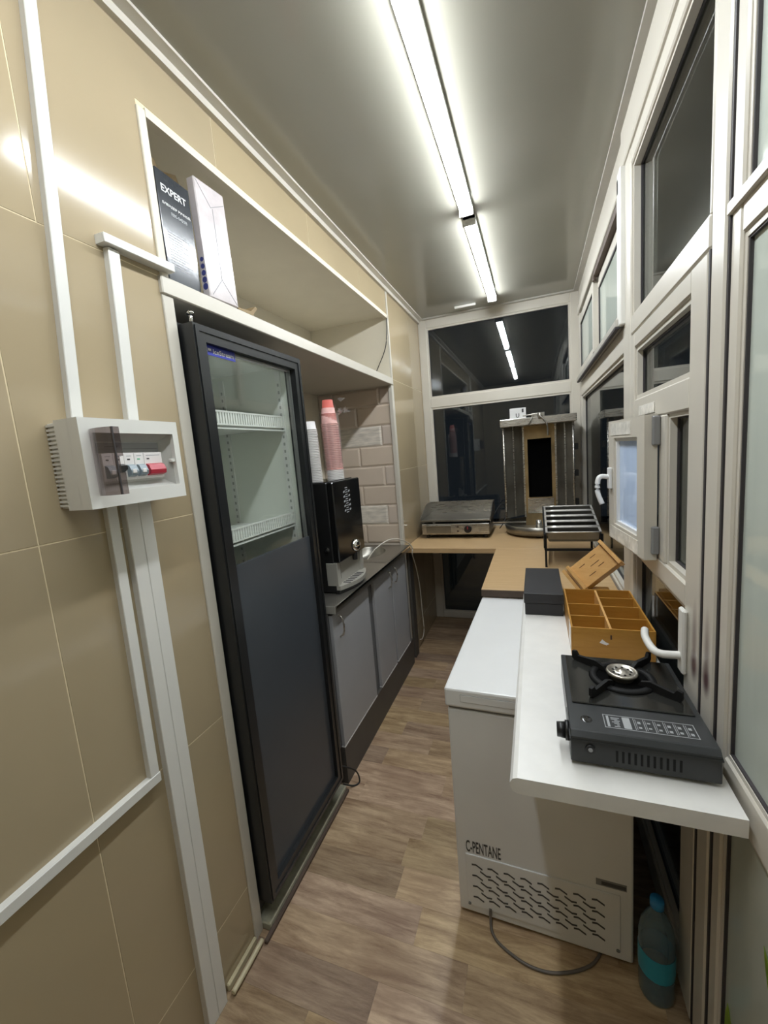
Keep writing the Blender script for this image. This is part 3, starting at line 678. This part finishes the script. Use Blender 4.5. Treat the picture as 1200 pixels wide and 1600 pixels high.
ob('spout', B().cyl((kx-.012, 2.0, 1.05), (kx-.012, 2.0, 1.10), .014), 'black', t)
ob('lock', B().cyl((-.045, ky0, 1.15), (-.045, ky0-.006, 1.15), .013).cyl((-.045, ky0-.006, 1.15), (-.045, ky0-.009, 1.15), .006), 'chrome', t)
for k in range(5):
    for j, yy in enumerate((1.905, 1.965)):
        ob('button', B().prism([(yy, 1.325+k*.024), (yy+.016, 1.329+k*.024), (yy+.016, 1.337+k*.024), (yy, 1.333+k*.024)], 'x', kx, kx+.0015), 'greyprint', t)
b = B()
for k in range(12): b.box(kx, kx+.0006, 1.928, 1.956, 1.318+k*.0115, 1.322+k*.0115)
ob('button_print', b, 'greyprint', t)
ob('coin_slot', B().box(-.0098, -.008, ky0+.043, ky0+.056, .99, 1.07), 'black', t)

# ------------------------------------------------------------------ paper cups on the machine
def cupmesh(h, r0, r1): return B().lathe([(.001, h-.006), (r0-.001, h-.006), (r0, h), (r1, .004), (r1+.0036, .0042), (r1+.0042, .002), (r1+.0036, 0), (r1-.001, 0), (r0-.0015, h-.008), (.001, h-.008)], (0, 0, 0), 16)
def stack(x, y, z, n, pitch, h, r0, r1, mats, lab, grp, lean=(0, 0)):
    proto = {}
    for k in range(n):
        m_ = mats(k)
        if m_ not in proto:
            o = ob('paper_cup', cupmesh(h, r0, r1), m_, label=lab, cat='cup', group=grp); proto[m_] = o
        else:
            o = proto[m_].copy(); COL.objects.link(o)
        o.location = (x+lean[0]*k, y+lean[1]*k, z+k*pitch)
ZM = 1.489
# nested mouth-down: the rims show as ribs
for (x, y, n, pitch, h, r0, r1, mf, lab, grp, lean) in (
    (-.125, 1.90, 33, .0082, .042, .029, .033, lambda k: 'cupw', 'small white paper cup in the ribbed stack beside the fridge', 'ribbed cup stack beside the fridge', (-.0002, 0)),
    (-.070, 2.02, 6, .0085, .085, .032, .042, lambda k: 'cupw', 'white paper cup at the foot of the bagged pink stack', 'white cups under the bagged stack', (0, 0)),
    (-.070, 2.02, 27, .0092, .085, .034, .043, lambda k: 'cupp', 'pink printed paper cup in the tall bagged stack on the coffee machine', 'pink cups in the bagged stack', (-.0003, 0)),
    (-.075, 2.02, 8, .006, .075, .027, .035, lambda k: 'cupr', 'red paper cup at the top of the bagged stack', 'red cups topping the bagged stack', (-.0003, 0))):
    z = ZM + (0 if grp.startswith(('ribbed', 'white')) else (.051 if grp.startswith('pink') else .051+27*.0092))
    stack(x, y, z, n, pitch, h, r0, r1, mf, lab, grp, lean)
b = B().lathe([(.049, .062), (.050, .16), (.049, .27), (.046, .345)], (0, 0, 0), 20)
rs = random.Random(3)
for v in b.bm.verts: v.co.x += rs.uniform(-.003, .003); v.co.y += rs.uniform(-.003, .003)
tb = thing('plastic_bag', (-.073, 2.02, ZM), 'crinkled clear plastic bag around the tall pink cup stack', 'bag')
ob('sleeve', b, 'bag', tb, local=True)
b = B(); rs = random.Random(5); pts = []
for k in range(5): pts.append((.03+.012*k, .02+.01*k, .40+.035*math.sin(k*2.1)))
for i in range(9):
    c = Vector((.045+rs.uniform(-.012, .03), .025+rs.uniform(-.02, .03), .37+rs.uniform(-.03, .05)))
    b.quad(*[(c+Vector((rs.uniform(-.025, .025), rs.uniform(-.025, .025), rs.uniform(-.025, .025))))[:] for _ in range(4)])
ob('loose_end', b, 'bag', tb, local=True)

# ------------------------------------------------------------------ oak worktop (L-shaped) at the back
TZ = .89
t = thing('oak_worktop', (.65, 3.2, TZ-.038), 'L-shaped light oak worktop along the back and right windows', 'worktop')
ob('back_run', B().box(.002, 1.289, 2.902, YB-.002, TZ-.036, TZ, .0015), 'wtop', t)
ob('side_run', B().box(.668, 1.285, 2.045, 2.9005, TZ-.036, TZ, .0015), M['wtop'], t)
ob('raw_edge', B().box(.668, 1.285, 2.040, 2.0445, TZ-.036, TZ-.004), 'wedge', t)
ob('support_panel', B().box(.004, .022, 2.935, 3.02, 0, TZ-.037), 'plinth', t, label='dark narrow support panel')
ob('support_panel', B().box(.70, .72, 2.35, 2.90, 0, TZ-.037), 'plinth', t)

# ------------------------------------------------------------------ griddle
t = thing('griddle', (.33, 3.45, TZ), 'flat steel electric griddle with splash guard at the left end of the oak worktop', 'griddle')
gx0, gx1, gy0, gy1 = .045, .605, 3.23, 3.60
ob('body', B().box(gx0+.012, gx1-.012, gy0+.012, gy1, TZ+.028, TZ+.118, .003), 'black', t)
ob('front_panel', B().box(gx0+.012, gx1-.012, gy0, gy0+.012, TZ+.034, TZ+.120, .003), 'steel', t)
dr = ob('grease_drawer', B().box(gx0+.05, gx0+.25, gy0-.005, gy0, TZ+.045, TZ+.112, .002), 'steeld', t)
ob('drawer_lip', B().box(gx0+.05, gx0+.25, gy0-.016, gy0-.005, TZ+.104, TZ+.110, .001), 'steel', dr)
ob('plate', B().box(gx0+.006, gx1-.006, gy0+.010, gy1+.01, TZ+.135, TZ+.152, .002), 'steeld', t)
for y, z in ((gy0+.02, .119), (gy1-.03, .119)): ob('spacer', B().box(gx0+.10, gx0+.12, y, y+.02, TZ+z, TZ+.135), 'steeld', t); 
ob('spacer', B().box(gx1-.12, gx1-.10, gy1-.03, gy1-.01, TZ+.118, TZ+.135), 'steeld', t)
for x, s in ((gx0, 1), (gx1-.006, 1)):
    ob('side_guard', B().prism([(gy0+.012, TZ+.135), (gy1+.014, TZ+.135), (gy1+.014, TZ+.255), (gy1-.14, TZ+.25), (gy0+.012, TZ+.17)], 'x', x, x+.006), 'steeld', t)
ob('back_guard', B().box(gx0, gx1, gy1+.010, gy1+.016, TZ+.135, TZ+.255), 'steel', t)
kn = ob('dial', B().cyl((gx0+.385, gy0, TZ+.076), (gx0+.385, gy0-.022, TZ+.076), .030, .027, 20), 'black', t)
ob('dial_pointer', B().box(gx0+.382, gx0+.388, gy0-.0235, gy0-.022, TZ+.078, TZ+.100), 'red', kn)
for z in (.060, .095): ob('indicator', B().cyl((gx0+.305, gy0, TZ+z), (gx0+.305, gy0-.004, TZ+z), .008, seg=12), 'wedge', t)
for x in (gx0+.05, gx1-.05):
    for y in (gy0+.05, gy1-.05): ob('foot', B().cyl((x, y, TZ), (x, y, TZ+.03), .016, seg=12), 'black', t)
ob('power_cord', B().tube([(.60, 3.62, 1.02), (.66, 3.66, 1.10), (.70, 3.66, 1.02), (.67, 3.60, .94), (.64, 3.60, .896)], .004), 'cordb', t, label='hanging black cord')

# ------------------------------------------------------------------ vertical kebab grill
t = thing('kebab_grill', (.97, 3.5, TZ), 'tall stainless vertical kebab grill with dark burner opening in the back corner', 'kebab grill')
kx0, kx1 = .700, 1.225
ob('drip_pan', B().lathe([(.001, .03), (.24, .03), (.255, .085), (.262, .085), (.248, .018), (.001, .018)], (.955, 3.445, TZ), 36), 'steeld', t)
b = B(); ob('pan_spindle', B().cyl((.955, 3.44, TZ+.03), (.955, 3.44, TZ+.10), .03, .02, 16), 'steel', t)
ob('pan_handle', B().box(.60, .86, 3.40, 3.414, TZ+.088, TZ+.098), 'steel', t)
for a in range(3): ob('foot', B().cyl((.955+.2*math.cos(a*2.09+.5), 3.445+.2*math.sin(a*2.09+.5), TZ), (.955+.2*math.cos(a*2.09+.5), 3.445+.2*math.sin(a*2.09+.5), TZ+.019), .018, seg=10), 'black', t)
# back column with the burner opening, angled wings
by = 3.60
b = B().box(.855, .885, by, by+.10, TZ+.02, 1.73).box(1.065, 1.095, by, by+.10, TZ+.02, 1.73).box(.885, 1.065, by, by+.10, TZ+.02, TZ+.26).box(.885, 1.065, by, by+.10, 1.625, 1.73)
ob('burner_column', b, 'steelbrown', t)
ob('burner_cavity', B().box(.883, 1.067, by+.085, by+.099, TZ+.25, 1.63).ring('y', by+.02, by+.085, .882, 1.068, TZ+.255, 1.628, .006), 'void', t)
ob('lower_plate', B().box(.875, 1.075, by-.006, by-.001, TZ+.13, TZ+.255), 'steel', t)
ob('column_edge', B().box(.848, .860, by-.015, by+.1, TZ+.10, 1.73).box(1.090, 1.102, by-.015, by+.1, TZ+.10, 1.73), 'steel', t)
for s in (-1, 1):
    xa, xb = (.848, kx0+.012) if s < 0 else (1.102, kx1-.012)
    poly = [(xa, by-.01), (xb, by-.16), (xb+s*.004, by-.157), (xa+s*.004, by+.005)]
    w = ob('wing', B().prism(poly, 'z', TZ+.12, 1.73), 'steeld', t)
    ob('wing_edge', B().cyl((xb, by-.160, TZ+.12), (xb, by-.160, 1.73), .008, seg=10), 'steel', w)
    ob('wing_crease', B().prism([((xa+xb)/2-.004, by-.095), ((xa+xb)/2+.006, by-.098), ((xa+xb)/2, by-.080)], 'z', TZ+.12, 1.73), 'steel', w)
for z in (1.10, 1.32, 1.52): ob('wing_knob', B().box(kx1-.004, kx1+.022, by-.150, by-.115, z, z+.048, .002), 'black', t)
ob('top_plate', B().box(kx0-.01, kx1+.012, by-.19, by+.11, 1.731, 1.788, .004), 'steel', t)
ob('motor', B().box(.92, 1.02, by-.15, by-.05, 1.788, 1.82, .004).cyl((.955, by-.17, 1.80), (.955, by-.10, 1.80), .012, seg=10).tube([(.86, by-.16, 1.806), (.92, by-.16, 1.808), (.97, by-.17, 1.81)], .005).cyl((.985, by-.19, 1.77), (.985, by-.19, 1.812), .014, seg=10), 'steeld', t)
ob('clamp_arm', B().tube([(.93, by-.20, 1.79), (.915, by-.205, 1.76), (.90, by-.205, 1.735)], .006).tube([(.985, by-.20, 1.79), (1.03, by-.205, 1.73), (1.035, by-.205, 1.64)], .006), 'steeld', t)
t = thing('switch_plate', (.82, by-.15, 1.788), 'white plastic plate with a U-shaped mark standing on the kebab grill', 'plate')
ob('plate', B().box(.765, .885, by-.160, by-.146, 1.788, 1.868, .002), 'white', t)
text('mark', 'U', 'dkgap', t, (.810, by-.1604, 1.796), (1, 0, 0), (0, 0, 1), height=.032, width=.026, bold=.02)
ob('dark_slot', B().box(.855, .868, by-.1608, by-.160, 1.832, 1.860), 'dkgap', t)

# ------------------------------------------------------------------ pan rack
t = thing('pan_rack', (1.14, 2.68, TZ), 'dark steel rack carrying shiny steel pans in front of the kebab grill', 'rack')
rx0, rx1, ry0, ry1 = .978, 1.275, 2.455, 2.925
rz0, rz1 = 1.085, 1.175
for x in (rx0, rx1-.012):
    for y, z in ((ry0, rz0), (ry1-.012, rz1)): ob('leg', B().box(x, x+.012, y, y+.012, TZ, z-.004), 'iron', t)
    ob('side_bar', B().prism([(ry0, rz0-.095), (ry1, rz1-.10), (ry1, rz1-.004), (ry0, rz0-.004)], 'x', x-.002, x+.004), 'iron', t)
ob('cross_bar', B().box(rx0+.012, rx1-.012, ry0, ry0+.012, TZ+.095, TZ+.108), 'iron', t)
ob('cross_bar', B().box(rx0+.012, rx1-.012, ry1-.012, ry1, TZ+.095, TZ+.108), 'iron', t)
pan0 = None
pw = (ry1-ry0-.02)/5
ang = math.atan2(rz1-rz0, ry1-ry0)
for k in range(5):
    y = ry0+.010+k*pw; z = rz0+(rz1-rz0)*((y-ry0)/(ry1-ry0))
    lab = 'narrow steel food pan in the dark rack, %s' % ['at the front facing the viewer', 'second from the front', 'in the middle of the row', 'fourth from the front', 'at the back by the kebab grill'][k]
    p = thing('steel_pan', (rx0+.006, y, z), lab, 'pan', 'steel pans in the rack'); p.rotation_euler = (ang, 0, 0)
    W_ = rx1-rx0-.012
    if k == 0:
        shell = B(); bm = shell.bm
        def lp(i, zz, nn=.012): return [bm.verts.new(v) for v in ((i, i, zz), (W_-i, i, zz), (W_-i, pw-.006-i, zz), (i, pw-.006-i, zz))]
        L0, L1, L2, L3 = lp(.010, 0), lp(.013, -.045), lp(.020, -.062), lp(.030, -.066)
        for A, C in ((L0, L1), (L1, L2), (L2, L3)):
            for q in range(4): bm.faces.new((A[q], A[(q+1) % 4], C[(q+1) % 4], C[q]))
        bm.faces.new(L3); bmesh.ops.solidify(bm, geom=list(bm.faces), thickness=.001)
        s0 = ob('shell', shell, 'steeld', p, local=True)
        r0_ = ob('rim', B().ring('z', -.001, .003, 0, W_, 0, pw-.006, .011).tube([(.0, .002, .002), (W_/2, .002, .0025), (W_, .002, .002)], .004, 8, 2).tube([(.0, pw-.008, .002), (W_/2, pw-.008, .0025), (W_, pw-.008, .002)], .004, 8, 2), 'rimsteel', p, local=True)
    else:
        dup(s0, p, (0, 0, 0)); dup(r0_, p, (0, 0, 0))

# ------------------------------------------------------------------ freezer
t = thing('chest_freezer', (.92, 1.63, 0), 'white chest freezer lettered C-PENTANE under the white sill', 'freezer'); FZR = t
zx0, zx1, zy0, zy1 = .652, 1.178, 1.212, 2.06
ob('body', B().box(zx0, zx1, zy0, zy1, .014, .772, .006, 2), 'white', t)
ob('seal', B().box(zx0+.004, zx1-.004, zy0+.004, zy1-.004, .772, .782), 'hinge', t)
ob('lid', B().box(zx0-.006, zx1+.004, zy0-.008, zy1, .782, .846, .007, 2), 'white', t)
ob('recess_shade_line', B().box(zx0+.045, zx1-.02, zy0-.0088, zy0-.0075, .804, .829, .0003), 'hinge', t)  # thin grey outline drawn for the shade around the lid recess
ob('lid_recess', B().box(zx0+.0462, zx1-.0212, zy0-.0094, zy0-.0085, .8052, .8278), 'white', t)
for x in (zx0+.05, zx1-.05):
    for y in (zy0+.05, zy1-.05): ob('foot', B().cyl((x, y, 0), (x, y, .016), .022, seg=12), 'hinge', t)
vg = ob('vent_panel', B().box(zx0+.030, zx1-.035, zy0-.004, zy0+.001, .045, .245, .0015), 'white', t)
text('lettering', 'C-PENTANE', 'darkprint', t, (zx0+.033, zy0-.0004, .252), (1, 0, 0), (0, 0, 1), height=.044, width=.114, thick=.0006, bold=.012)
b = B()
def slotpoly(flip):
    P = [(-.018, .004), (-.004, .006), (.017, -.006)]
    if flip: P = [(-.017, .006), (.004, -.006), (.018, -.004)]
    b = B()
    w = .0029
    top = [(x, z+w) for x, z in P]; bot = [(x, z-w) for x, z in reversed(P)]
    return b.prism(top+bot, 'y', 0, .0008)
sl = [None, None]
for r in range(4):
    for c in range(8):
        for fl_ in (0, 1):
            if fl_ and (c == 7 or r == 3): continue
            x = zx0+.068+c*.052+(.026 if fl_ else 0); z = .205-r*.042-(.021 if fl_ else 0)
            if sl[fl_] is None:
                sl[fl_] = ob('vent_slot', slotpoly(fl_).xf(Matrix.Translation((x, zy0-.0048, z))), 'darkprint', vg)
                sl[fl_]['o'] = 1; base = Vector((x, z, 0)); del sl[fl_]['o']
                if fl_: b1 = (x, z, sl[1].location.copy())
                else: b0 = (x, z, sl[0].location.copy())
            else:
                bb = b1 if fl_ else b0
                dup(sl[fl_], vg, bb[2]+Vector((x-bb[0], 0, z-bb[1])))
ob('rating_label', B().box(zx1-.100, zx1-.018, zy0-.0006, zy0+.001, .262, .284), 'hinge', t)
ob('rating_print', B().box(zx1-.085, zx1-.02, zy0-.0010, zy0, .266, .278), 'darkprint', t)
for x in (zx0+.036, zx1-.042): ob('screw', B().cyl((x, zy0-.004, .053), (x, zy0-.007, .053), .005, seg=10), 'hinge', t)
ob('power_cord', B().tube([(.757, 1.208, .055), (.757, 1.20, .03), (.765, 1.175, .006), (.80, 1.145, .005), (.885, 1.118, .005), (.975, 1.130, .005), (1.07, 1.19, .005), (1.12, 1.30, .005)], .0045), 'cord', t, label='thin grey cord looping on the floor')

FZR.rotation_euler = (0, 0, -.028); FZR.location.x += .011
# ------------------------------------------------------------------ white sill
b = B().prism([(.886, .852), (.876, .857), (.870, .868), (.870, .876), (.876, .886), (.886, .8895), (1.288, .8895), (1.288, .852)], 'y', .835, 2.038)
ob('window_sill_board', b, 'sill', label='long white window-sill shelf above the freezer, carrying the gas stove', cat='shelf')

# ------------------------------------------------------------------ camping stove
SZ = .8897
t = thing('gas_stove', (1.135, 1.09, SZ), 'black portable gas stove with round nickel burner on the white sill', 'stove')
vx0, vx1, vy0, vy1, vh = .997, 1.272, .905, 1.262, .078
b = B().prism([(vy0, SZ+.008), (vy1, SZ+.008), (vy1, SZ+vh), (vy0+.012, SZ+vh), (vy0, SZ+vh-.012)], 'x', vx0, vx1, .002)
ob('body', b, 'stove', t)
ob('lid_seam', B().box(vx0-.0012, vx1+.0012, vy0-.0012, vy0+.115, SZ+vh-.020, SZ+vh-.016), 'stove', t)
ob('pan', B().box(vx0+.012, vx1-.012, vy0+.112, vy1-.008, SZ+vh, SZ+vh+.004, .002), 'stovetop', t)
cx_, cy_ = 1.138, 1.148
ob('pan_well', B().lathe([(.078, .0045), (.074, .0055), (.066, .0048), (.060, .0042), (.001, .0042)], (cx_, cy_, SZ+vh), 32), 'void', t)
bn = ob('burner', B().lathe([(.026, .004), (.026, .014), (.036, .018), (.0375, .022), (.036, .026), (.031, .027), (.030, .024), (.012, .023), (.010, .027), (.001, .0275)], (cx_, cy_, SZ+vh), 28), 'brass', t)
b = B()
for k in range(9):
    a = 2*math.pi*k/9; b.cyl((cx_+.021*math.cos(a), cy_+.021*math.sin(a), SZ+vh+.0238), (cx_+.021*math.cos(a), cy_+.021*math.sin(a), SZ+vh+.0245), .0032, seg=8)
ob('burner_holes', b, 'iron', bn)
for k in range(4):
    a = math.pi/4+k*math.pi/2+.12; d = Vector((math.cos(a), math.sin(a), 0)); n_ = Vector((-d.y, d.x, 0))*.0042; c = Vector((cx_, cy_, SZ+vh))
    b = B(); pr = [(.040, .006), (.134, .004), (.140, .010), (.140, .030), (.129, .032), (.122, .021), (.070, .026), (.048, .018)]
    V = [[b.bm.verts.new(c+d*r+Vector((0, 0, z))+s*n_) for r, z in pr] for s in (-1, 1)]
    for q in range(len(pr)): b.bm.faces.new((V[0][q], V[0][(q+1) % len(pr)], V[1][(q+1) % len(pr)], V[1][q]))
    b.bm.faces.new(V[0]); b.bm.faces.new(V[1]); bmesh.ops.recalc_face_normals(b.bm, faces=list(b.bm.faces))
    ob('trivet_arm', b, 'iron', t)
ob('trivet_ring', B().lathe([(.076, .004), (.076, .010), (.062, .011), (.060, .004)], (cx_, cy_, SZ+vh), 32), 'iron', t)
# printed instructions on the cartridge cover
lx0, lx1, ly0, ly1, lz = 1.070, 1.245, .938, .985, SZ+vh
ip = ob('instruction_print', B().ring('z', lz, lz+.0005, lx0, lx1, ly0, ly1, .0014), 'greyprint', t)
b = B().box(lx0+.006, lx0+.011, ly0+.004, ly1-.004, lz, lz+.0004).box(lx0+.038, lx0+.053, ly0+.004, ly1-.004, lz, lz+.0003)
rs = random.Random(11)
for k in range(7): b.box(lx0+.014+rs.uniform(0, .012), lx0+.026+rs.uniform(0, .008), ly0+.006+k*.005, ly0+.0085+k*.005, lz, lz+.0004)
for k in range(6):
    xx = lx0+.060+k*.019
    b.box(xx, xx+.0012, ly0+.004, ly1-.004, lz, lz+.0004); b.box(xx+.0035, xx+.0045, ly0+.006, ly1-.006, lz, lz+.0004)
    for j in range(2): b.box(xx+.007, xx+.013, ly0+.008+j*.018+rs.uniform(0, .004), ly0+.016+j*.018, lz, lz+.0004)
ob('print_lines', b, 'greyprint', ip)
ob('flame_emblem', B().lathe([(.001, .001), (.011, .0014), (.0125, .0004)], (1.034, .958, lz), 18), 'stovetop', t)
ob('control_knob', B().cyl((vx0, .955, SZ+.046), (vx0-.008, .955, SZ+.046), .022, .022, 16).cyl((vx0-.008, .955, SZ+.046), (vx0-.026, .955, SZ+.046), .018, .016, 10), 'black', t)
ob('catch_button', B().cyl((1.036, vy0, SZ+.044), (1.036, vy0-.004, SZ+.044), .010, seg=14), 'black', t)
ob('catch_ring', B().cyl((1.036, vy0-.004, SZ+.044), (1.036, vy0-.0052, SZ+.044), .0045, seg=12), 'greyprint', t)
for k in range(11): 
    x = 1.085+k*.0115
    ob('vent_slot', B().box(x, x+.0045, vy0-.0006, vy0+.001, SZ+.022, SZ+.048), 'iron', t)
for x in (vx0+.03, vx1-.03):
    for y in (vy0+.03, vy1-.03): ob('foot', B().cyl((x, y, SZ), (x, y, SZ+.009), .010, seg=10), 'black', t)

# ------------------------------------------------------------------ wooden organiser, tilted wooden holder, black box
t = thing('wooden_organiser', (1.158, 1.61, SZ), 'amber plywood organiser with open compartments on the sill behind the stove', 'organiser')
ox0, ox1, oy0, oy1, oh = 1.037, 1.277, 1.415, 1.800, .100
q = .005
ob('side_board', B().box(ox0, ox0+q, oy0, oy1, SZ, SZ+oh), 'ply', t); ob('side_board', B().box(ox1-q, ox1, oy0, oy1, SZ, SZ+oh), 'ply', t)
ob('end_board', B().box(ox0+q, ox1-q, oy0, oy0+q, SZ, SZ+oh), 'ply', t); ob('end_board', B().box(ox0+q, ox1-q, oy1-q, oy1, SZ, SZ+oh), 'ply', t)
ob('base_board', B().box(ox0+q, ox1-q, oy0+q, oy1-q, SZ, SZ+q), 'ply', t)
ob('long_divider', B().box(1.150, 1.157, oy0+q, oy1-q, SZ+q, SZ+oh-.002), 'plyl', t)
for y in (1.525, 1.640):
    ob('cross_divider', B().box(ox0+q, 1.150, y, y+q, SZ+q, SZ+oh-.004), 'ply', t)
for y in (1.515, 1.625, 1.715):
    ob('cross_divider', B().box(1.157, ox1-q, y, y+q, SZ+q, SZ+oh-.004), 'ply', t)
ob('tab_slot', B().box(1.151, 1.156, oy0-.0006, oy0+.002, SZ+oh-.035, SZ+oh-.02), 'plyd', t)
ob('paper_scrap', B().prism([(1.120, SZ+.052), (1.128, SZ+.064), (1.138, SZ+.055), (1.148, SZ+.050), (1.140, SZ+.045)], 'y', oy0-.0008, oy0+.001), 'cupw', t)
ob('tape_strip', B().box(ox0-.0008, ox0, oy0+.02, oy0+.09, SZ+.01, SZ+oh-.01), 'tape', t)
t = thing('wooden_holder', (1.155, 1.93, SZ), 'light plywood holder tilted on one corner behind the organiser', 'holder')
# local: u along the length, v across, w thickness; tilted in the picture plane
P3 = Vector((1.112, 1.900, .943)); Uv = (Vector((1.263, 1.900, 1.079))-P3); Vv = Vector((1.059, 1.970, 1.015))-P3
HL, HW, HT = Uv.length, Vv.length, .075
u_ = Uv.normalized(); v_ = (Vv-u_*Vv.dot(u_)).normalized(); w_ = u_.cross(v_)
mtx = Matrix(((u_.x, v_.x, w_.x, P3.x), (u_.y, v_.y, w_.y, P3.y), (u_.z, v_.z, w_.z, P3.z), (0, 0, 0, 1)))
def hb(name, x0, x1, y0, y1, z0, z1, m): return ob(name, B().box(x0, x1, y0, y1, z0, z1, .0008).xf(mtx), m, t)
hb('face_board', .012, HL-.012, -.0, HW, -.004, .002, 'plyl')
hb('end_bar', -.008, .006, -.010, HW+.010, -.030, .006, 'plyl'); hb('end_bar', .018, .032, -.006, HW+.006, -.002, .020, 'plyl')
hb('end_bar', HL-.010, HL+.004, -.008, HW+.008, -.030, .020, 'plyl')
hb('side_board', .012, HL-.012, .0, .005, -HT*.55, -.004, 'ply'); hb('side_board', .012, HL-.012, HW-.005, HW, -HT*.55, -.004, 'ply')
rs = random.Random(4)
for (u, v, l) in ((.07, .03, .035), (.10, .06, .045), (.06, .085, .03), (.125, .04, .03), (.12, .09, .03)): hb('slit', u, u+l, v, v+.0022, .002, .0026, 'plyd')
t = ob('wood_offcut', B().box(1.135, 1.225, 1.915, 1.960, SZ+.001, SZ+.060, .002), 'ply', label='small dark-amber wood block propping the tilted holder', cat='block')
t = thing('black_box', (.966, 1.93, TZ), 'flat matte black lidded box on the sill beside the wooden organiser', 'box')
ob('tray', B().box(.884, 1.030, 1.745, 2.110, TZ+.001, TZ+.050, .001), 'blackbox', t)
ob('lid', B().box(.881, 1.033, 1.742, 2.113, TZ+.051, TZ+.094, .0015), 'blackbox', t)

# ------------------------------------------------------------------ bottle, cords
t = thing('water_bottle', (1.226, 1.165, 0), 'large clear water bottle with blue cap and cyan label beside the freezer', 'bottle')
c = (1.226, 1.165, 0)
ob('body', B().lathe([(.001, .004), (.040, .0), (.045, .012), (.045, .10), (.042, .115), (.045, .13), (.045, .19), (.040, .225), (.024, .262), (.014, .280), (.014, .292)], c, 24), 'pet', t)
ob('label_band', B().lathe([(.0457, .085), (.0460, .09), (.0460, .150), (.0457, .155)], c, 24), 'label_blue', t)
ob('cap', B().lathe([(.001, .312), (.0165, .311), (.0175, .306), (.0175, .288), (.015, .287)], c, 20), 'cap', t)
ob('white_cord', B().tube([(-.10, 2.42, .932), (-.06, 2.46, .99), (.0, 2.55, 1.03), (.030, 2.68, 1.01), (.052, 2.82, .955), (.066, 2.886, .90), (.064, 2.887, .845), (.040, 3.04, .70), (.024, 3.16, .50), (.020, 3.19, .30), (.022, 3.20, .12), (.022, 3.14, .07), (.018, 3.08, .085)], .004), 'cordw',
   label='thin white cord draped from the counter down the wall under the oak worktop', cat='cable')
